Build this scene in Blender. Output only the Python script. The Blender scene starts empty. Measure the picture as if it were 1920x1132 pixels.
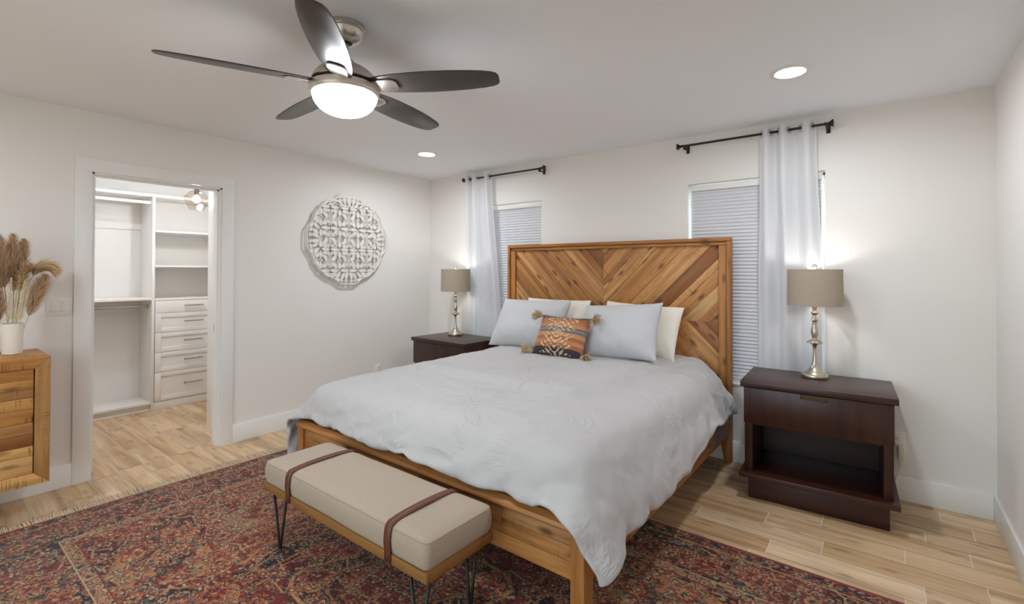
import bpy, bmesh, math, random
import numpy as np
from mathutils import Vector, Matrix, noise as mnoise

# ------------------------------------------------------------------ camera, world, exposure
SC = bpy.context.scene
COL = SC.collection
PI = math.pi
F_PX, CY_PX = 900.287, 498.83
YAW, PITCH, ROLL = 0.6610, 0.0094, 0.0031
CAM_LOC = (4.1583, -3.8012, 1.3923)

cam_d = bpy.data.cameras.new('camera')
cam = bpy.data.objects.new('camera', cam_d)
COL.objects.link(cam)
cam_d.sensor_width = 36.0
cam_d.lens = F_PX * 36.0 / 1920.0
cam_d.shift_y = -(566.0 - CY_PX) / 1920.0
cam_d.clip_start = 0.02
_fw = Vector((-math.sin(YAW) * math.cos(PITCH), math.cos(YAW) * math.cos(PITCH), math.sin(PITCH)))
_r0 = Vector((math.cos(YAW), math.sin(YAW), 0))
_u0 = _r0.cross(_fw)
_r = math.cos(ROLL) * _r0 + math.sin(ROLL) * _u0
_u = -math.sin(ROLL) * _r0 + math.cos(ROLL) * _u0
_m = Matrix((( _r.x, _u.x, -_fw.x), (_r.y, _u.y, -_fw.y), (_r.z, _u.z, -_fw.z))).to_4x4()
_m.translation = Vector(CAM_LOC)
cam.matrix_world = _m
SC.camera = cam

world = bpy.data.worlds.new('daylight')
SC.world = world
world.use_nodes = True
_bg = world.node_tree.nodes['Background']
# bright sky above the horizon, darker ground below it
_wt = world.node_tree
_tc = _wt.nodes.new('ShaderNodeTexCoord')
_sx = _wt.nodes.new('ShaderNodeSeparateXYZ')
_rp = _wt.nodes.new('ShaderNodeValToRGB')
_mp = _wt.nodes.new('ShaderNodeMapRange')
_mp.inputs[1].default_value = -0.25; _mp.inputs[2].default_value = 0.25
_wt.links.new(_tc.outputs['Generated'], _sx.inputs[0])
_wt.links.new(_sx.outputs[2], _mp.inputs[0])
_wt.links.new(_mp.outputs[0], _rp.inputs[0])
_rp.color_ramp.elements[0].position = 0.42; _rp.color_ramp.elements[0].color = (0.28, 0.28, 0.28, 1)
_rp.color_ramp.elements[1].position = 0.55; _rp.color_ramp.elements[1].color = (0.78, 0.89, 1.0, 1)
_wt.links.new(_rp.outputs[0], _bg.inputs[0])
SKY = 1.1
_bg.inputs[1].default_value = SKY

SC.view_settings.view_transform = 'Standard'
SC.view_settings.look = 'None'
SC.view_settings.gamma = 1.0
SC.view_settings.use_curve_mapping = False
SC.view_settings.exposure = 2.22
SC.cycles.use_denoising = True
SC.cycles.max_bounces = 10
SC.cycles.diffuse_bounces = 6
SC.cycles.transparent_max_bounces = 12
SC.cycles.sample_clamp_indirect = 6.0
SC.cycles.caustics_reflective = False
SC.cycles.caustics_refractive = False

# lamp strengths, including the unseen fill light added in the closet
L_CAN, L_FAN, L_LAMP, L_PENDANT, L_CLOSET_FILL = 74.0, 14.5, 15.0, 100.0, 46.0

# room: left wall x=0, headboard wall y=0, floor z=0
W, H, YF = 4.649, 2.44, -5.40
CAN_SPOTS = [(0.911, -0.878), (3.768, -0.935), (0.92, -4.36), (-0.85, -2.95)]  # the dresser-end and closet spots are unseen lights added for fill

# an unseen window added behind the camera lets daylight in: a portal only guides the sampling of the sky
pl = bpy.data.lights.new('window_portal', 'AREA')
pl.shape = 'RECTANGLE'; pl.size = 2.6; pl.size_y = 2.05
pl.cycles.is_portal = True
plo = bpy.data.objects.new('window_portal', pl)
COL.objects.link(plo)
plo.location = (2.9, YF - 0.13, 1.125)
plo.rotation_euler = (PI / 2, 0, 0)

# ------------------------------------------------------------------ helpers: nodes
def lin(c):
    if isinstance(c, str):
        c = [int(c[i:i + 2], 16) for i in (0, 2, 4)]
    o = []
    for v in c[:3]:
        v = v / 255.0
        o.append(v / 12.92 if v <= 0.04045 else ((v + 0.055) / 1.055) ** 2.4)
    return (o[0], o[1], o[2], 1.0)

class NT:
    def __init__(s, name):
        s.mat = bpy.data.materials.new(name)
        s.mat.use_nodes = True
        s.t = s.mat.node_tree
        s.t.nodes.clear()
        s.out = s.t.nodes.new('ShaderNodeOutputMaterial')
    def n(s, typ, **kw):
        nd = s.t.nodes.new(typ)
        for k, v in kw.items():
            setattr(nd, k, v)
        return nd
    def put(s, sock, v):
        if v is None:
            return
        if isinstance(v, bpy.types.NodeSocket):
            s.t.links.new(v, sock)
        elif isinstance(v, str):
            sock.default_value = lin(v)
        elif sock.type == 'RGBA' and len(v) == 3:
            sock.default_value = lin(v)
        else:
            sock.default_value = v
    def math(s, op, a, b=None, c=None, clamp=False):
        nd = s.n('ShaderNodeMath', operation=op, use_clamp=clamp)
        s.put(nd.inputs[0], a); s.put(nd.inputs[1], b)
        if c is not None:
            s.put(nd.inputs[2], c)
        return nd.outputs[0]
    def vmath(s, op, a, b=None):
        nd = s.n('ShaderNodeVectorMath', operation=op)
        s.put(nd.inputs[0], a); s.put(nd.inputs[1], b)
        return nd.outputs['Value'] if op in ('LENGTH', 'DOT_PRODUCT', 'DISTANCE') else nd.outputs['Vector']
    def vscale(s, a, f):
        nd = s.n('ShaderNodeVectorMath', operation='SCALE')
        s.put(nd.inputs[0], a); nd.inputs['Scale'].default_value = f
        return nd.outputs['Vector']
    def xyz(s, v):
        nd = s.n('ShaderNodeSeparateXYZ'); s.put(nd.inputs[0], v)
        return nd.outputs
    def vec(s, x, y, z=0.0):
        nd = s.n('ShaderNodeCombineXYZ')
        s.put(nd.inputs[0], x); s.put(nd.inputs[1], y); s.put(nd.inputs[2], z)
        return nd.outputs[0]
    def obj(s):
        return s.n('ShaderNodeTexCoord').outputs['Object']
    def uv(s, name='UVMap'):
        return s.n('ShaderNodeUVMap', uv_map=name).outputs[0]
    def noise(s, v, scale, detail=3.0, rough=0.55, dist=0.0, color=False):
        nd = s.n('ShaderNodeTexNoise')
        s.put(nd.inputs['Vector'], v)
        nd.inputs['Scale'].default_value = scale
        nd.inputs['Detail'].default_value = detail
        nd.inputs['Roughness'].default_value = rough
        nd.inputs['Distortion'].default_value = dist
        return nd.outputs['Color'] if color else nd.outputs['Fac']
    def vor(s, v, scale, feature='F1', rand=1.0, dim='3D'):
        nd = s.n('ShaderNodeTexVoronoi', feature=feature, voronoi_dimensions=dim)
        s.put(nd.inputs['Vector'], v)
        nd.inputs['Scale'].default_value = scale
        nd.inputs['Randomness'].default_value = rand
        return nd.outputs
    def ramp(s, f, stops, mode='LINEAR'):
        nd = s.n('ShaderNodeValToRGB')
        s.put(nd.inputs[0], f)
        r = nd.color_ramp
        r.interpolation = mode
        while len(r.elements) < len(stops):
            r.elements.new(0.5)
        for e, (p, c) in zip(r.elements, stops):
            e.position = p
            e.color = lin(c) if isinstance(c, (str, tuple)) else (c, c, c, 1)
        return nd.outputs[0]
    def mix(s, f, a, b, blend='MIX'):
        nd = s.n('ShaderNodeMix', data_type='RGBA', blend_type=blend)
        s.put(nd.inputs[0], f); s.put(nd.inputs[6], a); s.put(nd.inputs[7], b)
        return nd.outputs[2]
    def bump(s, h, strength, dist=0.01, normal=None):
        nd = s.n('ShaderNodeBump')
        nd.inputs['Strength'].default_value = strength
        nd.inputs['Distance'].default_value = dist
        s.put(nd.inputs['Height'], h)
        if normal is not None:
            s.put(nd.inputs['Normal'], normal)
        return nd.outputs[0]
    def bsdf(s, color, rough=0.5, metal=0.0, normal=None, spec=0.5, **kw):
        b = s.n('ShaderNodeBsdfPrincipled')
        s.put(b.inputs['Base Color'], color)
        s.put(b.inputs['Roughness'], rough)
        s.put(b.inputs['Metallic'], metal)
        b.inputs['Specular IOR Level'].default_value = spec
        if normal is not None:
            s.put(b.inputs['Normal'], normal)
        for k, v in kw.items():
            s.put(b.inputs[k], v)
        s.t.links.new(b.outputs[0], s.out.inputs[0])
        return b
    def surf(s, shader):
        s.t.links.new(shader, s.out.inputs[0])

M = {}
def paint(name, col, rough=0.6, bump=0.04, scale=260, spec=0.3):
    k = NT(name)
    o = k.obj()
    h = k.noise(o, scale, 2)
    v = k.noise(o, 1.3, 3)
    c = k.mix(k.math('MULTIPLY', v, 0.10), col, '%02x%02x%02x' % tuple(max(0, int(int(col[i:i+2], 16) * .94)) for i in (0, 2, 4)))
    k.bsdf(c, rough, 0, k.bump(h, bump, 0.004), spec)
    M[name] = k.mat
paint('wall_paint', 'e9e6e1', 0.62, 0.10, 190)
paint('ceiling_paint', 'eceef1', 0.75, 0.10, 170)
paint('trim_paint', 'ebeae7', 0.35, 0.01)
paint('closet_white', 'ece9e4', 0.42, 0.01)
paint('plastic_white', 'ebe8e3', 0.35, 0.0)
paint('plastic_ivory', 'e4d9c4', 0.4, 0.0)
paint('ceramic_white', 'e9e3d8', 0.45, 0.05, 40)
paint('carved_white', 'e9e6df', 0.55, 0.08, 120)
paint('dark_slot', '24211f', 0.6, 0.0)

def metal(name, col, rough, brushed=0.0):
    k = NT(name)
    o = k.obj()
    nrm = None
    r = rough
    if brushed:
        x = k.xyz(o)
        h = k.noise(k.vec(k.math('MULTIPLY', x[0], 3), k.math('MULTIPLY', x[1], 3), k.math('MULTIPLY', x[2], 240)), 4, 2)
        nrm = k.bump(h, brushed, 0.002)
        r = k.math('ADD', k.math('MULTIPLY', h, 0.14), rough - 0.05)
    k.bsdf(col, r, 1.0, nrm)
    M[name] = k.mat
metal('brushed_nickel', 'cfc8bf', 0.30, 0.10)
metal('lamp_nickel', 'cabfb2', 0.27, 0.06)
metal('bronze_pull', '5c4b38', 0.5)
metal('steel_pull', '9a9894', 0.33)
metal('satin_rod', 'b9b5ae', 0.35)

k = NT('black_iron'); k.bsdf('17130f', 0.48, 0.0, k.bump(k.noise(k.obj(), 300, 2), 0.05, 0.002)); M['black_iron'] = k.mat
k = NT('rod_bronze'); k.bsdf('241c17', 0.42, 0.3); M['rod_bronze'] = k.mat

def wood(name, tones, dark, rough=0.42, gs=1.0, knots=0.5, bumpy=0.12, coat=0.0, streak=0.75, saw=0.0):
    """plank wood: UVMap = metres along / across the grain, rnd = random pair per board"""
    k = NT(name)
    u = k.xyz(k.uv()); r = k.xyz(k.uv('rnd'))
    off = k.math('MULTIPLY', r[0], 41.0); off2 = k.math('MULTIPLY', r[1], 23.0)
    U = k.math('ADD', u[0], off); V = k.math('ADD', u[1], off2)
    # slow waviness of the grain
    wv = k.noise(k.vec(k.math('MULTIPLY', U, 2.2), k.math('MULTIPLY', V, 5), r[1]), 1.0, 2)
    V2 = k.math('ADD', V, k.math('MULTIPLY', wv, 0.035))
    base = k.ramp(r[0], [(i / max(1, len(tones) - 1), t) for i, t in enumerate(tones)])
    g1 = k.noise(k.vec(k.math('MULTIPLY', U, 1.6 * gs), k.math('MULTIPLY', V2, 22 * gs), r[1]), 1.0, 4, 0.6, 0.3)
    g2 = k.noise(k.vec(k.math('MULTIPLY', U, 7 * gs), k.math('MULTIPLY', V2, 190 * gs), r[0]), 1.0, 3, 0.6)
    s1 = k.ramp(g1, [(0.42, 0.0), (0.66, 1.0)])
    col = k.mix(k.math('MULTIPLY', s1, streak), base, dark)
    col = k.mix(k.math('MULTIPLY', k.ramp(g2, [(0.35, 0.0), (0.75, 1.0)]), 0.35), col, dark)
    if knots:
        kv = k.vor(k.vec(k.math('MULTIPLY', U, 2.6), k.math('MULTIPLY', V, 7.5), 0.0), 1.0, 'F1', 1.0, '2D')
        kd = k.math('ADD', kv[0], k.math('MULTIPLY', k.math('SUBTRACT', g1, 0.5), 0.14))
        col = k.mix(k.math('MULTIPLY', k.ramp(kd, [(0.04, 1.0), (0.13, 0.0)]), knots), col, '2e190b')
    if saw:
        sw = k.noise(k.vec(k.math('MULTIPLY', U, 190), k.math('MULTIPLY', V, 5), r[0]), 1.0, 2)
        sm = k.noise(k.vec(k.math('MULTIPLY', U, 5), k.math('MULTIPLY', V, 9), r[1]), 1.0, 2)
        f = k.math('MULTIPLY', k.ramp(sw, [(0.54, 0.0), (0.66, 1.0)]), k.ramp(sm, [(0.48, 0.0), (0.60, 1.0)]))
        col = k.mix(k.math('MULTIPLY', f, saw), col, '3a2412')
    nr = k.bump(g2, bumpy, 0.003)
    k.bsdf(col, k.math('ADD', k.math('MULTIPLY', g2, 0.15), rough - 0.07), 0, nr, 0.4, **({'Coat Weight': coat, 'Coat Roughness': 0.2} if coat else {}))
    M[name] = k.mat
wood('acacia', [(146, 88, 42), (216, 158, 94), (178, 120, 66), (234, 187, 126), (130, 76, 38), (208, 148, 84), (196, 134, 72), (226, 170, 106), (156, 100, 48)], (104, 58, 24), 0.42, 1.0, 0.7, 0.12, 0, 0.55, 0.5)
wood('acacia_frame', [(178, 118, 62), (196, 136, 74), (168, 110, 54)], (104, 58, 24), 0.42, 1.0, 0.6, 0.1, 0, 0.5)
wood('acacia_dresser', [(134, 84, 42), (236, 186, 116), (214, 160, 92), (194, 132, 68), (242, 202, 140), (172, 112, 56)], (116, 68, 28), 0.45, 1.0, 0.45, 0.15, 0, 0.5, 0.8)
wood('bench_oak', ['8a6032', '976b3a', '8f6435'], '63401c', 0.5, 1.2, 0.0, 0.08, 0, 0.5)
wood('espresso', ['3d1f18', '45241b', '361b15'], '1f0e0b', 0.36, 0.9, 0.0, 0.05, 0.1, 0.6)
wood('floor_plank', [(222, 190, 150), (234, 205, 166), (208, 175, 134), (228, 197, 158), (238, 212, 176), (214, 182, 142)], (146, 104, 62), 0.40, 0.6, 0.30, 0.05, 0, 0.62)
k = NT('grout'); k.bsdf('e4dac6', 0.8, 0, k.bump(k.noise(k.obj(), 300, 2), .1, .003)); M['grout'] = k.mat

def fabric(name, col, col2, scale=700, rough=0.9, bump=0.25, sheen=0.2, wr=0.0, wscale=9, trans=0.0, creases=0.0):
    k = NT(name)
    o = k.obj()
    x = k.xyz(o)
    w1 = k.noise(k.vec(k.math('MULTIPLY', x[0], 1.0), k.math('MULTIPLY', x[1], 6.0), k.math('MULTIPLY', x[2], 6.0)), scale * 0.28, 2)
    w2 = k.noise(k.vec(k.math('MULTIPLY', x[0], 6.0), k.math('MULTIPLY', x[1], 1.0), x[2]), scale * 0.28, 2)
    w = k.math('MULTIPLY', k.math('ADD', w1, w2), 0.5)
    c = k.mix(k.ramp(w, [(0.35, 0.0), (0.65, 1.0)]), col, col2)
    nr = k.bump(w, bump, 0.002)
    if creases:
        wp = k.noise(o, 2.2, 2, 0.5, 0, True)
        q = k.xyz(k.vmath('ADD', o, k.vscale(wp, 0.5)))
        n1 = k.noise(k.vec(k.math('MULTIPLY', q[0], 9), k.math('MULTIPLY', q[1], 2.2), k.math('MULTIPLY', q[2], 2.2)), 1.0, 3, 0.55)
        n2 = k.noise(k.vec(k.math('MULTIPLY', q[0], 2.6), k.math('MULTIPLY', q[1], 11), k.math('MULTIPLY', q[2], 4)), 1.0, 3, 0.55)
        rg = [k.math('POWER', k.math('SUBTRACT', 1.0, k.math('ABSOLUTE', k.math('MULTIPLY', k.math('SUBTRACT', n_, 0.5), 5.0)), None, True), 3.0) for n_ in (n1, n2)]
        ms = k.noise(o, 3.0, 2)
        rr_ = k.math('MULTIPLY', k.math('MAXIMUM', rg[0], rg[1]), k.ramp(ms, [(0.40, 0.0), (0.62, 1.0)]))
        nr = k.bump(rr_, creases, 0.012, nr)
    if wr:
        big = k.noise(o, wscale, 4, 0.55, 1.2)
        nr = k.bump(big, wr, 0.02, nr)
    b = k.bsdf(c, rough, 0, nr, 0.2, **{'Sheen Weight': sheen})
    if trans:
        tr = k.n('ShaderNodeBsdfTranslucent'); k.put(tr.inputs[0], c)
        mx = k.n('ShaderNodeMixShader'); mx.inputs[0].default_value = trans
        k.t.links.new(b.outputs[0], mx.inputs[1]); k.t.links.new(tr.outputs[0], mx.inputs[2])
        k.surf(mx.outputs[0])
    M[name] = k.mat
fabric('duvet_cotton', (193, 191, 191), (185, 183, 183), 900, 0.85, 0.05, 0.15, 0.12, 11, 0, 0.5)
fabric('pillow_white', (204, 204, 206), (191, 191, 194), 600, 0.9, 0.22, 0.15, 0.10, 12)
fabric('pillow_ivory', 'eee7da', 'e6dfd2', 800, 0.85, 0.05, 0.15, 0.15, 14)
fabric('bench_linen', (180, 163, 144), (160, 144, 126), 500, 0.95, 0.35, 0.2, 0.08, 7)
fabric('shade_linen', 'b9ab99', 'a39584', 520, 0.95, 0.3, 0.1, 0, 9, 0.05)
fabric('mattress_cloth', 'e6e6e6', 'dddddd', 600)
fabric('tassel_yarn', (212, 186, 146), (176, 148, 108), 260, 0.95, 0.5)
fabric('fringe_yarn', (222, 206, 176), (192, 174, 142), 260, 0.95, 0.4)
fabric('pampas_tan', (228, 204, 172), (198, 168, 134), 120, 0.95, 0.2, 0.2, 0, 9, 0.4)
fabric('pampas_pale', 'e6d0a8', 'cdb188', 120, 0.95, 0.2, 0.2, 0, 9, 0.35)
fabric('stem_straw', 'e6dabd', 'cdbc97', 160, 0.9, 0.2)
fabric('blind_white', (219, 220, 223), (214, 215, 219), 900, 0.7, 0.02, 0.0, 0, 9, 0.10)
k = NT('strap_leather'); k.bsdf(k.mix(k.noise(k.obj(), 30, 4), '6b3a25', '57301f'), 0.5, 0, k.bump(k.noise(k.obj(), 400, 3), .2, .002)); M['strap_leather'] = k.mat

# sheer curtain: woven cloth that passes some light
k = NT('curtain_voile')
o = k.obj(); x = k.xyz(o)
wv = k.noise(k.vec(k.math('MULTIPLY', x[0], 700), k.math('MULTIPLY', x[1], 700), k.math('MULTIPLY', x[2], 60)), 1.0, 2)
d1 = k.n('ShaderNodeBsdfPrincipled'); k.put(d1.inputs[0], 'eff0f2'); d1.inputs['Roughness'].default_value = 0.55; d1.inputs['Specular IOR Level'].default_value = 0.25
k.put(d1.inputs['Normal'], k.bump(wv, 0.10, 0.002))
t1 = k.n('ShaderNodeBsdfTranslucent'); k.put(t1.inputs[0], 'eff0f2')
t2 = k.n('ShaderNodeBsdfTransparent')
m1 = k.n('ShaderNodeMixShader'); m1.inputs[0].default_value = 0.35
k.t.links.new(d1.outputs[0], m1.inputs[1]); k.t.links.new(t1.outputs[0], m1.inputs[2])
m2 = k.n('ShaderNodeMixShader'); m2.inputs[0].default_value = 0.14
k.t.links.new(m1.outputs[0], m2.inputs[1]); k.t.links.new(t2.outputs[0], m2.inputs[2])
k.surf(m2.outputs[0]); M['curtain_voile'] = k.mat

# clear glass as a thin sheet
def thin_glass(name, tint, refl=0.08):
    k = NT(name)
    t = k.n('ShaderNodeBsdfTransparent'); k.put(t.inputs[0], tint)
    g = k.n('ShaderNodeBsdfGlossy'); g.inputs['Roughness'].default_value = 0.03
    fr = k.n('ShaderNodeLayerWeight'); fr.inputs[0].default_value = 0.35
    mx = k.n('ShaderNodeMixShader')
    k.put(mx.inputs[0], k.math('ADD', k.math('MULTIPLY', fr.outputs['Facing'], 0.16), refl, clamp=True))
    k.t.links.new(t.outputs[0], mx.inputs[1]); k.t.links.new(g.outputs[0], mx.inputs[2])
    k.surf(mx.outputs[0]); M[name] = k.mat
thin_glass('window_glass', 'f6fbfa', 0.04)
thin_glass('pendant_glass', 'f3efe9', 0.03)
k = NT('finial_crystal'); k.bsdf('d9d2c6', 0.06, 0.0, None, 0.8, **{'Transmission Weight': 0.5}); M['finial_crystal'] = k.mat

def glow(name, col, strength, base='f4f1ea'):
    k = NT(name)
    k.bsdf(base, 0.4, 0, None, 0.3, **{'Emission Color': col, 'Emission Strength': strength})
    M[name] = k.mat
glow('can_glow', 'f0f4fb', L_CAN)
glow('closet_glow', 'f0f4fb', L_CLOSET_FILL)  # emission of the extra ceiling light added to brighten the closet
glow('fan_glow', 'f2f5fa', L_FAN)
glow('lamp_glow', 'f8f5f0', L_LAMP)
glow('pendant_glow', 'e6edf9', L_PENDANT)

# fan blade: dark stained board with a satin finish
k = NT('fan_blade')
x = k.xyz(k.uv())
g = k.noise(k.vec(k.math('MULTIPLY', x[0], 4), k.math('MULTIPLY', x[1], 90), 0), 1, 3)
k.bsdf(k.mix(g, '4a4542', '38332f'), 0.36, 0, k.bump(g, 0.04, 0.002), 0.5); M['fan_blade'] = k.mat

# woven throw pillow: bands across v with a stepped cream motif (UV -1..1)
k = NT('kilim_weave')
x = k.xyz(k.uv())
nz = k.noise(k.vec(k.math('MULTIPLY', x[0], 3), k.math('MULTIPLY', x[1], 60), 0), 1.0, 3)
v = k.math('ADD', k.math('MULTIPLY', x[1], 0.5), 0.5)
band = k.ramp(v, [(0, (48, 52, 62)), (0.15, (178, 112, 74)), (0.24, (204, 142, 98)), (0.33, (174, 110, 74)), (0.42, (206, 148, 104)), (0.52, (116, 115, 114)), (0.575, (142, 140, 136)), (0.62, (106, 106, 110)), (0.66, (202, 142, 98)), (0.76, (188, 122, 82)), (0.86, (164, 102, 72)), (0.93, (62, 66, 74))], 'CONSTANT')
band = k.mix(k.math('MULTIPLY', k.ramp(nz, [(.4, 0.0), (.6, 1.0)]), 0.35), band, '6d4833')
uq = k.math('DIVIDE', k.math('FLOOR', k.math('MULTIPLY', k.math('ABSOLUTE', x[0]), 21)), 21)
vq = k.math('DIVIDE', k.math('FLOOR', k.math('MULTIPLY', k.math('ABSOLUTE', k.math('SUBTRACT', x[1], 0.08)), 25)), 25)
dia = k.math('ADD', k.math('MULTIPLY', uq, 1.0), k.math('MULTIPLY', vq, 0.9))
ring = k.math('LESS_THAN', k.math('MODULO', dia, 0.21), 0.10)
inz = k.math('LESS_THAN', uq, k.math('ADD', 0.24, k.math('MULTIPLY', k.math('ABSOLUTE', k.math('SINE', k.math('MULTIPLY', vq, 7.5))), 0.36)))
stp = k.math('GREATER_THAN', k.noise(k.vec(k.math('MULTIPLY', uq, 9), k.math('MULTIPLY', vq, 13), 0), 1.0, 1), 0.44)
cm = k.math('MULTIPLY', k.math('MULTIPLY', ring, inz), stp)
band = k.mix(k.math('MULTIPLY', cm, 0.85), band, (226, 198, 158))
wvb = k.noise(k.vec(k.math('MULTIPLY', x[0], 30), k.math('MULTIPLY', x[1], 160), 0), 1.0, 2)
k.bsdf(band, 0.95, 0, k.bump(k.math('ADD', wvb, k.math('MULTIPLY', cm, 0.7)), 0.5, 0.004), 0.2, **{'Sheen Weight': 0.2}); M['kilim_weave'] = k.mat

# persian rug --------------------------------------------------------------
RUG_X0, RUG_X1, RUG_Y0, RUG_Y1 = 0.505, 4.40, -3.62, -1.20
k = NT('persian_rug')
o = k.obj(); wn = k.noise(o, 7, 2, 0.5, 0, True)
P = k.vmath('ADD', o, k.vscale(k.vmath('SUBTRACT', wn, (0.5, 0.5, 0.5)), 0.05))
p = k.xyz(P); p0 = k.xyz(o)
hx, hy = (RUG_X1 - RUG_X0) / 2, (RUG_Y1 - RUG_Y0) / 2
ax, ay = k.math('ABSOLUTE', p[0]), k.math('ABSOLUTE', p[1])
mir = k.vec(ax, ay, 0)
d = k.math('MINIMUM', k.math('SUBTRACT', hx, k.math('ABSOLUTE', p0[0])), k.math('SUBTRACT', hy, k.math('ABSOLUTE', p0[1])))
def rosette(scale, rad, petals, rand, seed):
    co = k.vmath('ADD', mir, (seed, seed * 1.7, 0.0))
    vo = k.vor(co, scale, 'F1', rand, '2D')
    dl = k.vmath('SUBTRACT', co, vo['Position'])
    q = k.xyz(dl)
    th = k.math('ARCTAN2', q[1], q[0])
    rr = k.math('MULTIPLY', k.math('SQRT', k.math('ADD', k.math('MULTIPLY', q[0], q[0]), k.math('MULTIPLY', q[1], q[1]))), scale)
    pet = k.math('MULTIPLY', rad, k.math('ADD', 1.0, k.math('MULTIPLY', k.math('COSINE', k.math('MULTIPLY', th, float(petals))), 0.22)))
    return k.math('DIVIDE', rr, pet), k.xyz(vo['Color'])
big = k.noise(mir, 1.5, 2.5, 0.5, 0.9)
field = k.ramp(big, [(0.0, '1d1a24'), (0.36, '3f1216'), (0.44, '6d1d1c'), (0.52, '7d2a22'), (0.555, '8d7153'), (0.65, '6b1f1d'), (0.71, '262634')], 'CONSTANT')
ln = k.math('LESS_THAN', k.math('ABSOLUTE', k.math('SUBTRACT', k.math('FRACT', k.math('MULTIPLY', big, 9.0)), 0.5)), 0.10)
field = k.mix(ln, field, 'a4714a')
border = k.ramp(k.noise(mir, 3.4, 2, 0.5, 0.6), [(0.0, '221a20'), (0.47, '4a1518'), (0.56, '702522'), (0.64, '24212b')], 'CONSTANT')
guard = k.ramp(k.noise(mir, 16, 1), [(0, '1d1a22'), (0.52, '5c1c1d'), (0.62, '23202b')], 'CONSTANT')
base = k.mix(k.math('GREATER_THAN', d, 0.095), guard, border)
stripe = k.ramp(k.noise(mir, 30, 1), [(0, (38, 32, 38)), (0.44, (160, 132, 98)), (0.58, (128, 52, 40)), (0.66, (166, 138, 102))], 'CONSTANT')
base = k.mix(k.math('GREATER_THAN', d, 0.345), base, stripe)
base = k.mix(k.math('GREATER_THAN', d, 0.395), base, (34, 29, 36))
base = k.mix(k.math('GREATER_THAN', d, 0.405), base, field)
# leaves, vines and flowers
lf = k.vor(k.vec(k.math('MULTIPLY', ax, 1.0), k.math('MULTIPLY', ay, 1.6), 0), 34, 'F1', 1.0, '2D')
lc = k.xyz(lf['Color'])
lcol = k.ramp(lc[0], [(0, 'a2683f'), (0.2, '7b221f'), (0.34, 'b59872'), (0.52, '23222c'), (0.66, '57685f'), (0.74, 'b0562f'), (0.9, 'c2a680')], 'CONSTANT')
col = k.mix(k.math('MULTIPLY', k.math('LESS_THAN', lf['Distance'], 0.42), k.math('GREATER_THAN', lc[1], 0.30)), base, lcol)
lf2 = k.vor(k.vec(k.math('MULTIPLY', p[0], 1.0), k.math('MULTIPLY', p[1], 1.3), 3.0), 72, 'F1', 1.0, '2D')
lc2 = k.xyz(lf2['Color'])
lcol2 = k.ramp(lc2[0], [(0, '1c1a22'), (0.28, 'b48e63'), (0.46, '7c2a24'), (0.62, '2a3037'), (0.74, 'a5623c'), (0.88, 'bfa37e')], 'CONSTANT')
fine = k.math('MULTIPLY', k.math('LESS_THAN', lf2['Distance'], 0.40), k.math('GREATER_THAN', lc2[1], 0.42))
vn = k.vor(k.vmath('ADD', mir, (3.1, 1.2, 0)), 7.0, 'DISTANCE_TO_EDGE', 1.0, '2D')
vcol = k.ramp(k.noise(mir, 6, 1), [(0, '2c3f47'), (0.45, 'b3946b'), (0.56, 'a5532f'), (0.64, '1f1d26')], 'CONSTANT')
col = k.mix(k.math('LESS_THAN', vn[0], 0.035), col, vcol)
t2, c2 = rosette(15.0, 0.42, 5, 0.9, 5.3)
f2 = k.ramp(t2, [(0, 'c9ad84'), (0.28, '2a2230'), (0.45, '9d3527'), (0.75, 'b8895c'), (0.92, '1f1a20')], 'CONSTANT')
f2b = k.ramp(t2, [(0, '7a1f1f'), (0.30, 'c2a37a'), (0.55, '34464c'), (0.80, 'b06a40'), (0.92, '231a1c')], 'CONSTANT')
f2 = k.mix(k.math('GREATER_THAN', c2[1], 0.5), f2, f2b)
col = k.mix(k.math('MULTIPLY', k.math('LESS_THAN', t2, 1.0), k.math('GREATER_THAN', c2[0], 0.35)), col, f2)
t1_, c1 = rosette(4.3, 0.36, 8, 0.7, 1.4)
f1 = k.ramp(t1_, [(0, 'bfa077'), (0.14, '7e1f1e'), (0.34, '24222e'), (0.46, 'a8432c'), (0.70, 'c0a079'), (0.80, '4a1417'), (0.93, 'a8764c')], 'CONSTANT')
f1b = k.ramp(t1_, [(0, '2a2733'), (0.18, 'b98e5f'), (0.36, '8d2a22'), (0.60, '3f524f'), (0.76, 'b79a72'), (0.88, '201b22')], 'CONSTANT')
f1 = k.mix(k.math('GREATER_THAN', c1[2], 0.45), f1, f1b)
f1 = k.mix(k.math('MULTIPLY', k.math('LESS_THAN', lf['Distance'], 0.3), k.math('GREATER_THAN', lc[2], 0.45)), f1, lcol)
inb = k.math('MULTIPLY', k.math('GREATER_THAN', d, 0.11), k.math('SUBTRACT', 1.0, k.math('MULTIPLY', k.math('GREATER_THAN', d, 0.345), k.math('LESS_THAN', d, 0.41))))
col = k.mix(k.math('MULTIPLY', k.math('MULTIPLY', k.math('LESS_THAN', t1_, 1.0), k.math('GREATER_THAN', c1[0], 0.25)), inb), col, f1)
col = k.mix(k.math('MULTIPLY', fine, 0.6), col, lcol2)
col = k.mix(0.22, col, base)
for a_, b_, c_ in ((0.0, 0.020, '8e2f2a'), (0.086, 0.095, 'a8825a'), (0.340, 0.346, (178, 150, 112)), (0.395, 0.401, (124, 40, 34))):
    col = k.mix(k.math('MULTIPLY', k.math('GREATER_THAN', d, a_), k.math('LESS_THAN', d, b_)), col, c_)
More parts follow.
